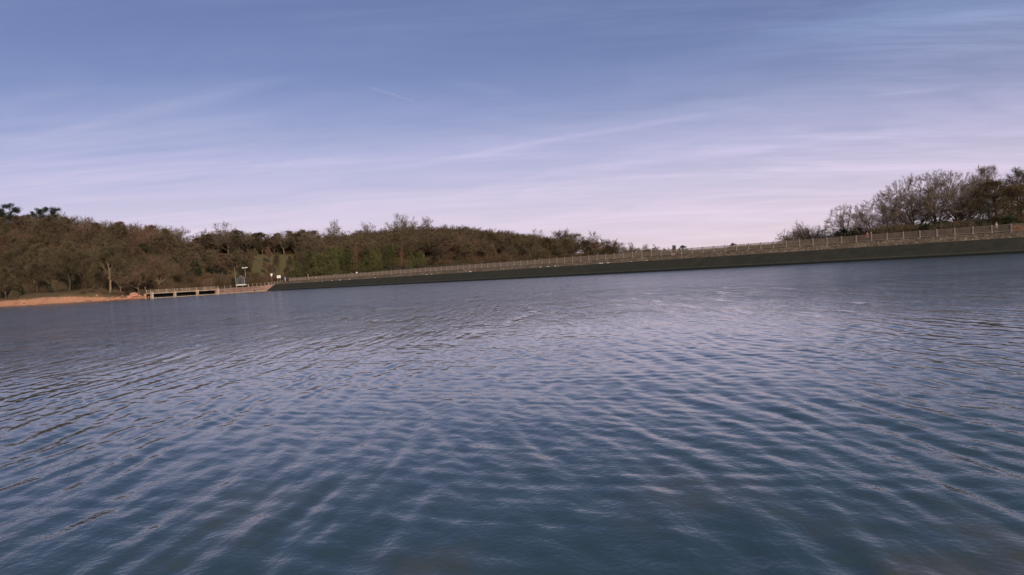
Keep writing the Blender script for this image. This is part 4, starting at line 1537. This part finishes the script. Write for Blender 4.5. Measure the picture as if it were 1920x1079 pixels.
# --- shrubs behind spillway, wall and along the wood's edge
for i in range(46):
    px = rng.uniform(285, 600)
    Y = float(np.interp(px, [285, 412, 530, 600], [270, 294, 338, 335])) + rng.uniform(2, 30)
    if (430 < px < 474 or 503 < px < 560) and Y < (308 if px < 480 else 340):
        continue
    if gz(on(px, Y - 2.5)) < 0.3:
        continue
    plant(SHRUB[rng.choice((0, 1, 1, 2, 3))], 'bare_shrub', 'leafless brown shrub in the thicket behind the spillway and wall', 'shrub', gp(px, Y), rng.uniform(2.6, 5.0), 'bare shrubs behind the spillway and wall', rng.uniform(0.9, 1.2))
for i in range(50):
    px = rng.uniform(-60, 290)
    Y = float(np.interp(px, TP[:, 0], TP[:, 1])) + (rng.uniform(10, 40) if not 30 < px < 170 else rng.uniform(20, 45))
    plant(SHRUB[rng.choice((0, 1, 2, 3, 1))], 'bare_shrub', 'leafless brown shrub under the trees behind the sandy shore', 'shrub', gp(px, Y), rng.uniform(2.2, 4.8), 'bare shrubs behind the sandy shore', rng.uniform(0.9, 1.2))

# --- right group close behind the dam
def behind(px, extra):
    Y = float(toe_depth(px)) + extra
    return Y


for kind, name, px, ex, top, label, wide, cat in (
        (BUSH_N[0], 'bare_shrub', 1500, 26, 426, 'grey bare shrub left of the tree group over the railing', 1.3, 'shrub'),
        (BUSH_N[1], 'bare_shrub', 1523, 30, 420, 'taller grey bare shrub beside the left end of the tree group', 1.2, 'shrub'),
        (OAKS[0], 'bare_tree', 1591, 26, 387, 'small bare tree with an open round crown leading the right group', 0.9, 'tree'),
        (OAKS[1], 'bare_tree', 1637, 25, 383, 'bare tree with low forked trunk behind the two walkers', 1.0, 'tree'),
        (OAKS[2], 'bare_tree', 1680, 30, 360, 'bare tree between the low forked tree and the tall one', 1.2, 'tree'),
        (OAKS[3], 'bare_tree', 1725, 27, 334, 'tall bare tree with a thick dark trunk in the right group', 1.1, 'tree'),
        (OAKS[0], 'bare_tree', 1768, 31, 326, 'tallest dome shaped bare tree of the right group', 1.2, 'tree'),
        (OAKS[2], 'bare_tree', 1798, 27, 330, 'dome shaped bare tree right of the tallest one', 1.05, 'tree'),
        (SLIM[0], 'bare_tree', 1828, 36, 342, 'slim pale bare tree between the domes and the brown leafy tree', 0.9, 'tree'),
        (SLIM[1], 'bare_tree', 1858, 44, 314, 'tall slim grey tree rising behind the brown leafy tree', 0.8, 'tree'),
        (SLIM[2], 'bare_tree', 1922, 40, 318, 'tall bare tree cut by the right edge of the picture', 1.0, 'tree'),
        (BEECH[0], 'leafy_tree', 1872, 27, 342, 'dense tree holding dry brown leaves in the right group', 1.45, 'tree'),
        (BEECH[1], 'leafy_tree', 1915, 26, 350, 'second brown leafy tree at the right edge', 1.3, 'tree'),
        (BEECH[1], 'leafy_tree', 1962, 30, 345, 'brown leafy tree just past the right edge', 1.0, 'tree')):
    Y = behind(px, ex)
    p = gp(px, Y)
    plant(kind, name, label, cat, p, top_h(px, top, Y, p.z) * 1.02, None, wide)
for px, ex, top, label in ((1585, 22, 430, 'dark evergreen bush under the small open crowned tree'), (1612, 24, 424, 'dark evergreen bush left of the two walkers'), (1660, 22, 426, 'low dark evergreen bush right of the two walkers'), (1700, 24, 424, 'low dark evergreen bush left of the thick dark trunk'),
                           (1748, 21, 410, 'dark evergreen bush right of the thick dark trunk'), (1776, 23, 404, 'dark evergreen bush under the tallest dome'), (1812, 21, 418, 'low dark evergreen bush under the slim pale tree'), (1850, 21, 412, 'dark evergreen bush under the brown leafy tree'), (1900, 20, 398, 'dark evergreen bush near the right edge behind the railing')):
    Y = behind(px, ex)
    p = gp(px, Y)
    top = max(top, 521 - (px - 560) * 0.0757 - 14)
    plant(HOLLY[rng.randrange(3)], 'evergreen_bush', label, 'bush', p, top_h(px, top, Y, p.z), None, 1.2)
for px, ex, top, w, label in ((1285, 45, 461, 1.0, 'dark round evergreen bush just above the middle of the railing'), (1379, 40, 456.5, 0.8, 'lone dark round bush peeping over the railing')):
    Y = behind(px, ex)
    p = gp(px, Y)
    plant(HOLLY[0], 'evergreen_bush', label, 'bush', p, top_h(px, top, Y, p.z), None, w)
# scrub line behind the railing on the right half
for i in range(84):
    px = 1130 + i * 10 + rng.uniform(-4, 4)
    Y = behind(px, rng.uniform(19, 34))
    p = gp(px, Y)
    crest = 521 - (px - 560) * 0.0757
    top = crest + (rng.uniform(0, 3) if px < 1570 else rng.uniform(-13, -2) - (7 if px > 1640 else 0))
    plant(SCRUB[rng.randrange(3)], 'bare_shrub', 'low brown scrub filling the gap behind the right half of the railing', 'shrub', p, max(2.0, top_h(px, top, Y, p.z)), 'low scrub behind the right half of the railing', rng.uniform(1.0, 1.3))

# sunlit dead bracken behind the last bay
S, K = shrub(400, 1.0, 2.4, 500, 0.03)
o = thing('bracken_clump', 'bright orange dry bracken clump behind the last railing bay', 'bracken', along(t_at(1912, 7.6), 7.6, ST_Z - 0.02))
S.build('stems', M_BRACK, o)
K.build('fronds', M_BRACK, o)

# ------------------------------------------------------------------ far wood on the hill (one mass) and undergrowth
def merge_mass(name, mat, sources, spots):
    """one mesh out of many copies of low-detail trees"""
    vs, fs, off = [], [], 0
    cache = []
    for mb in sources:
        v = np.array(mb.v)
        fa = [f_ for f_ in mb.f]
        cache.append((v, fa))
    loops, starts, tot, ls = [], [], [], 0
    for k, p, s, w, rz in spots:
        v, fa = cache[k]
        c_, s_ = math.cos(rz), math.sin(rz)
        q = np.stack([(v[:, 0] * c_ - v[:, 1] * s_) * s * w + p[0], (v[:, 0] * s_ + v[:, 1] * c_) * s * w + p[1], v[:, 2] * s + p[2]], -1)
        vs.append(q)
        for f_ in fa:
            loops.extend(i + off for i in f_)
            starts.append(ls)
            ls += len(f_)
        off += len(v)
    V = np.concatenate(vs)
    me = bpy.data.meshes.new(name)
    me.vertices.add(len(V))
    me.vertices.foreach_set('co', V.reshape(-1).astype(np.float32))
    me.loops.add(len(loops))
    me.loops.foreach_set('vertex_index', np.array(loops, np.int32))
    me.polygons.add(len(starts))
    me.polygons.foreach_set('loop_start', np.array(starts, np.int32))
    me.update(calc_edges=True)
    me.materials.append(mat)
    return link(name, me)


def mass_material(name, cols):
    mt = bpy.data.materials.new(name)
    mt.use_nodes = True
    N = NT(mt.node_tree)
    bs = mt.node_tree.nodes['Principled BSDF']
    bs.inputs['Roughness'].default_value = 0.95
    bs.inputs['Specular IOR Level'].default_value = 0.1
    geo = N.node('ShaderNodeNewGeometry')
    n = N.noise(geo.outputs['Position'], 0.09, 4, 0.6)
    N.put(bs.inputs['Base Color'], N.ramp(n, cols))
    return mt


M_MASS = mass_material('hill_wood', [(0.3, (0.076, 0.062, 0.038)), (0.5, (0.098, 0.074, 0.046)), (0.7, (0.125, 0.086, 0.055))])
low_src = []
for i in range(3):
    T, K = bare_tree(500 + i, 10, 0.14, 8, 0.8, 5, 4, 8, 1.2, 0.048, 0.16, low=0.2)
    mb = MB()
    mb.add(T.v, T.f)
    mb.add(K.v, K.f)
    low_src.append(mb)
low_h = max(q[2] for q in low_src[0].v) * 0.97
spots = []
Y = 374.0
while Y < 545:
    px = 575 + rng.uniform(0, 16)
    while px < 1050:
        x = px + rng.uniform(-5, 5)
        y_ = Y + rng.uniform(-5, 5)
        p = gp(x, y_)
        lim = top_h(x, skyline(x) + rng.uniform(0, 3), y_, p.z)
        H = min(rng.uniform(8.5, 11), lim)
        if y_ > 505:
            H = max(5, min(lim, 12))
        if H > 3:
            spots.append((rng.randrange(3), p, H / low_h, rng.uniform(1.05, 1.4), rng.uniform(0, 6.28)))
        px += 17 * rng.uniform(0.8, 1.2)
    Y += 11
for i in range(430):
    x = rng.uniform(-120, 600)
    if x < 345:
        y_ = rng.uniform(300, 455)
    else:
        y_ = rng.uniform(424, 480)
    p = gp(x, y_)
    lim = top_h(x, skyline(x) + rng.uniform(2, 8), y_, p.z)
    H = min(rng.uniform(6.5, 10), lim)
    if -8 < x < 40 and y_ < 352:
        continue
    if H > 2.5:
        spots.append((rng.randrange(3), p, H / low_h, rng.uniform(1.1, 1.5), rng.uniform(0, 6.28)))
o = merge_mass('hill_wood', M_MASS, low_src, spots)
tag(o, 'dense brown leafless wood covering the hills behind the dam and shore', 'wood', None, 'stuff')

us = [shrub(600 + i, 3, 5, 240, 0.05)[1] for i in range(3)]
M_UNDER = mass_material('undergrowth', [(0.3, (0.060, 0.052, 0.026)), (0.5, (0.100, 0.066, 0.038)), (0.7, (0.15, 0.085, 0.055))])
spots = []
for i in range(1800):
    px = rng.uniform(-120, 1170) if i < 1500 else rng.uniform(340, 605)
    if px < 345:
        Y = rng.uniform(273, 410)
        if Y < 283 and 30 < px < 180:
            continue
    elif px < 600:
        Y = rng.uniform(300, 330) if px < 500 else rng.uniform(345, 356)
        if px < 475 and Y < 315 and px > 425:
            continue
        if i >= 1500:
            Y = rng.uniform(424, 462)
    else:
        Y = rng.uniform(325, 520) if px > 800 else rng.uniform(345, 520)
    if gz(on(px, Y)) < 0.9 or gz(on(px, Y - 2.5)) < 0.0:
        continue
    spots.append((rng.randrange(3), gp(px, Y), rng.uniform(0.5, 1.1), rng.uniform(0.9, 1.5), rng.uniform(0, 6.28)))
o = merge_mass('undergrowth', M_UNDER, us, spots)
tag(o, 'tangled brown undergrowth on the floor of the woods', 'undergrowth', None, 'stuff')

# ------------------------------------------------------------------ vapour trail
def trail_material():
    mt = bpy.data.materials.new('vapour')
    mt.use_nodes = True
    N = NT(mt.node_tree)
    mt.node_tree.nodes.remove(mt.node_tree.nodes['Principled BSDF'])
    out = [n for n in mt.node_tree.nodes if n.type == 'OUTPUT_MATERIAL'][0]
    tr = N.node('ShaderNodeBsdfTransparent')
    df = N.node('ShaderNodeBsdfDiffuse')
    df.inputs[0].default_value = (0.95, 0.93, 0.95, 1)
    tl_ = N.node('ShaderNodeBsdfTranslucent')
    tl_.inputs[0].default_value = (0.95, 0.93, 0.95, 1)
    ad = N.node('ShaderNodeMixShader')
    ad.inputs[0].default_value = 0.4
    N.l.new(df.outputs[0], ad.inputs[1])
    N.l.new(tl_.outputs[0], ad.inputs[2])
    lw = N.node('ShaderNodeLayerWeight')
    lw.inputs[0].default_value = 0.55
    t = N.node('ShaderNodeTexCoord')
    nz = N.noise(t.outputs['Object'], 0.004, 4, 0.6)
    a = N.math('MULTIPLY', N.math('SUBTRACT', 1.0, lw.outputs['Facing']), N.smooth(nz, 0.3, 0.7, 0.03, 0.10))
    mx = N.node('ShaderNodeMixShader')
    N.put(mx.inputs[0], a)
    N.l.new(tr.outputs[0], mx.inputs[1])
    N.l.new(ad.outputs[0], mx.inputs[2])
    N.l.new(mx.outputs[0], out.inputs[0])
    return mt


def sky_pt(px, py, alt=4000.0):
    d = (px - 960.0) * rt + (539.5 - py) * up + F * fwd
    d.normalize()
    return d * (alt / d.z)


mb = MB()
a, b = sky_pt(697, 165), sky_pt(776, 190)
n = 9
mb.tube([a.lerp(b, i / n) for i in range(n + 1)], [16 + 20 * math.sin(math.pi * (i + 0.15) / (n + 0.3)) for i in range(n + 1)], 16)
vt = mb.build('vapour_trail', trail_material(), None, True)
tag(vt, 'short thin white vapour trail high in the sky', 'vapour trail')
print('objects', len(scene.objects), 'left', n_left, 'mid', n_mid)
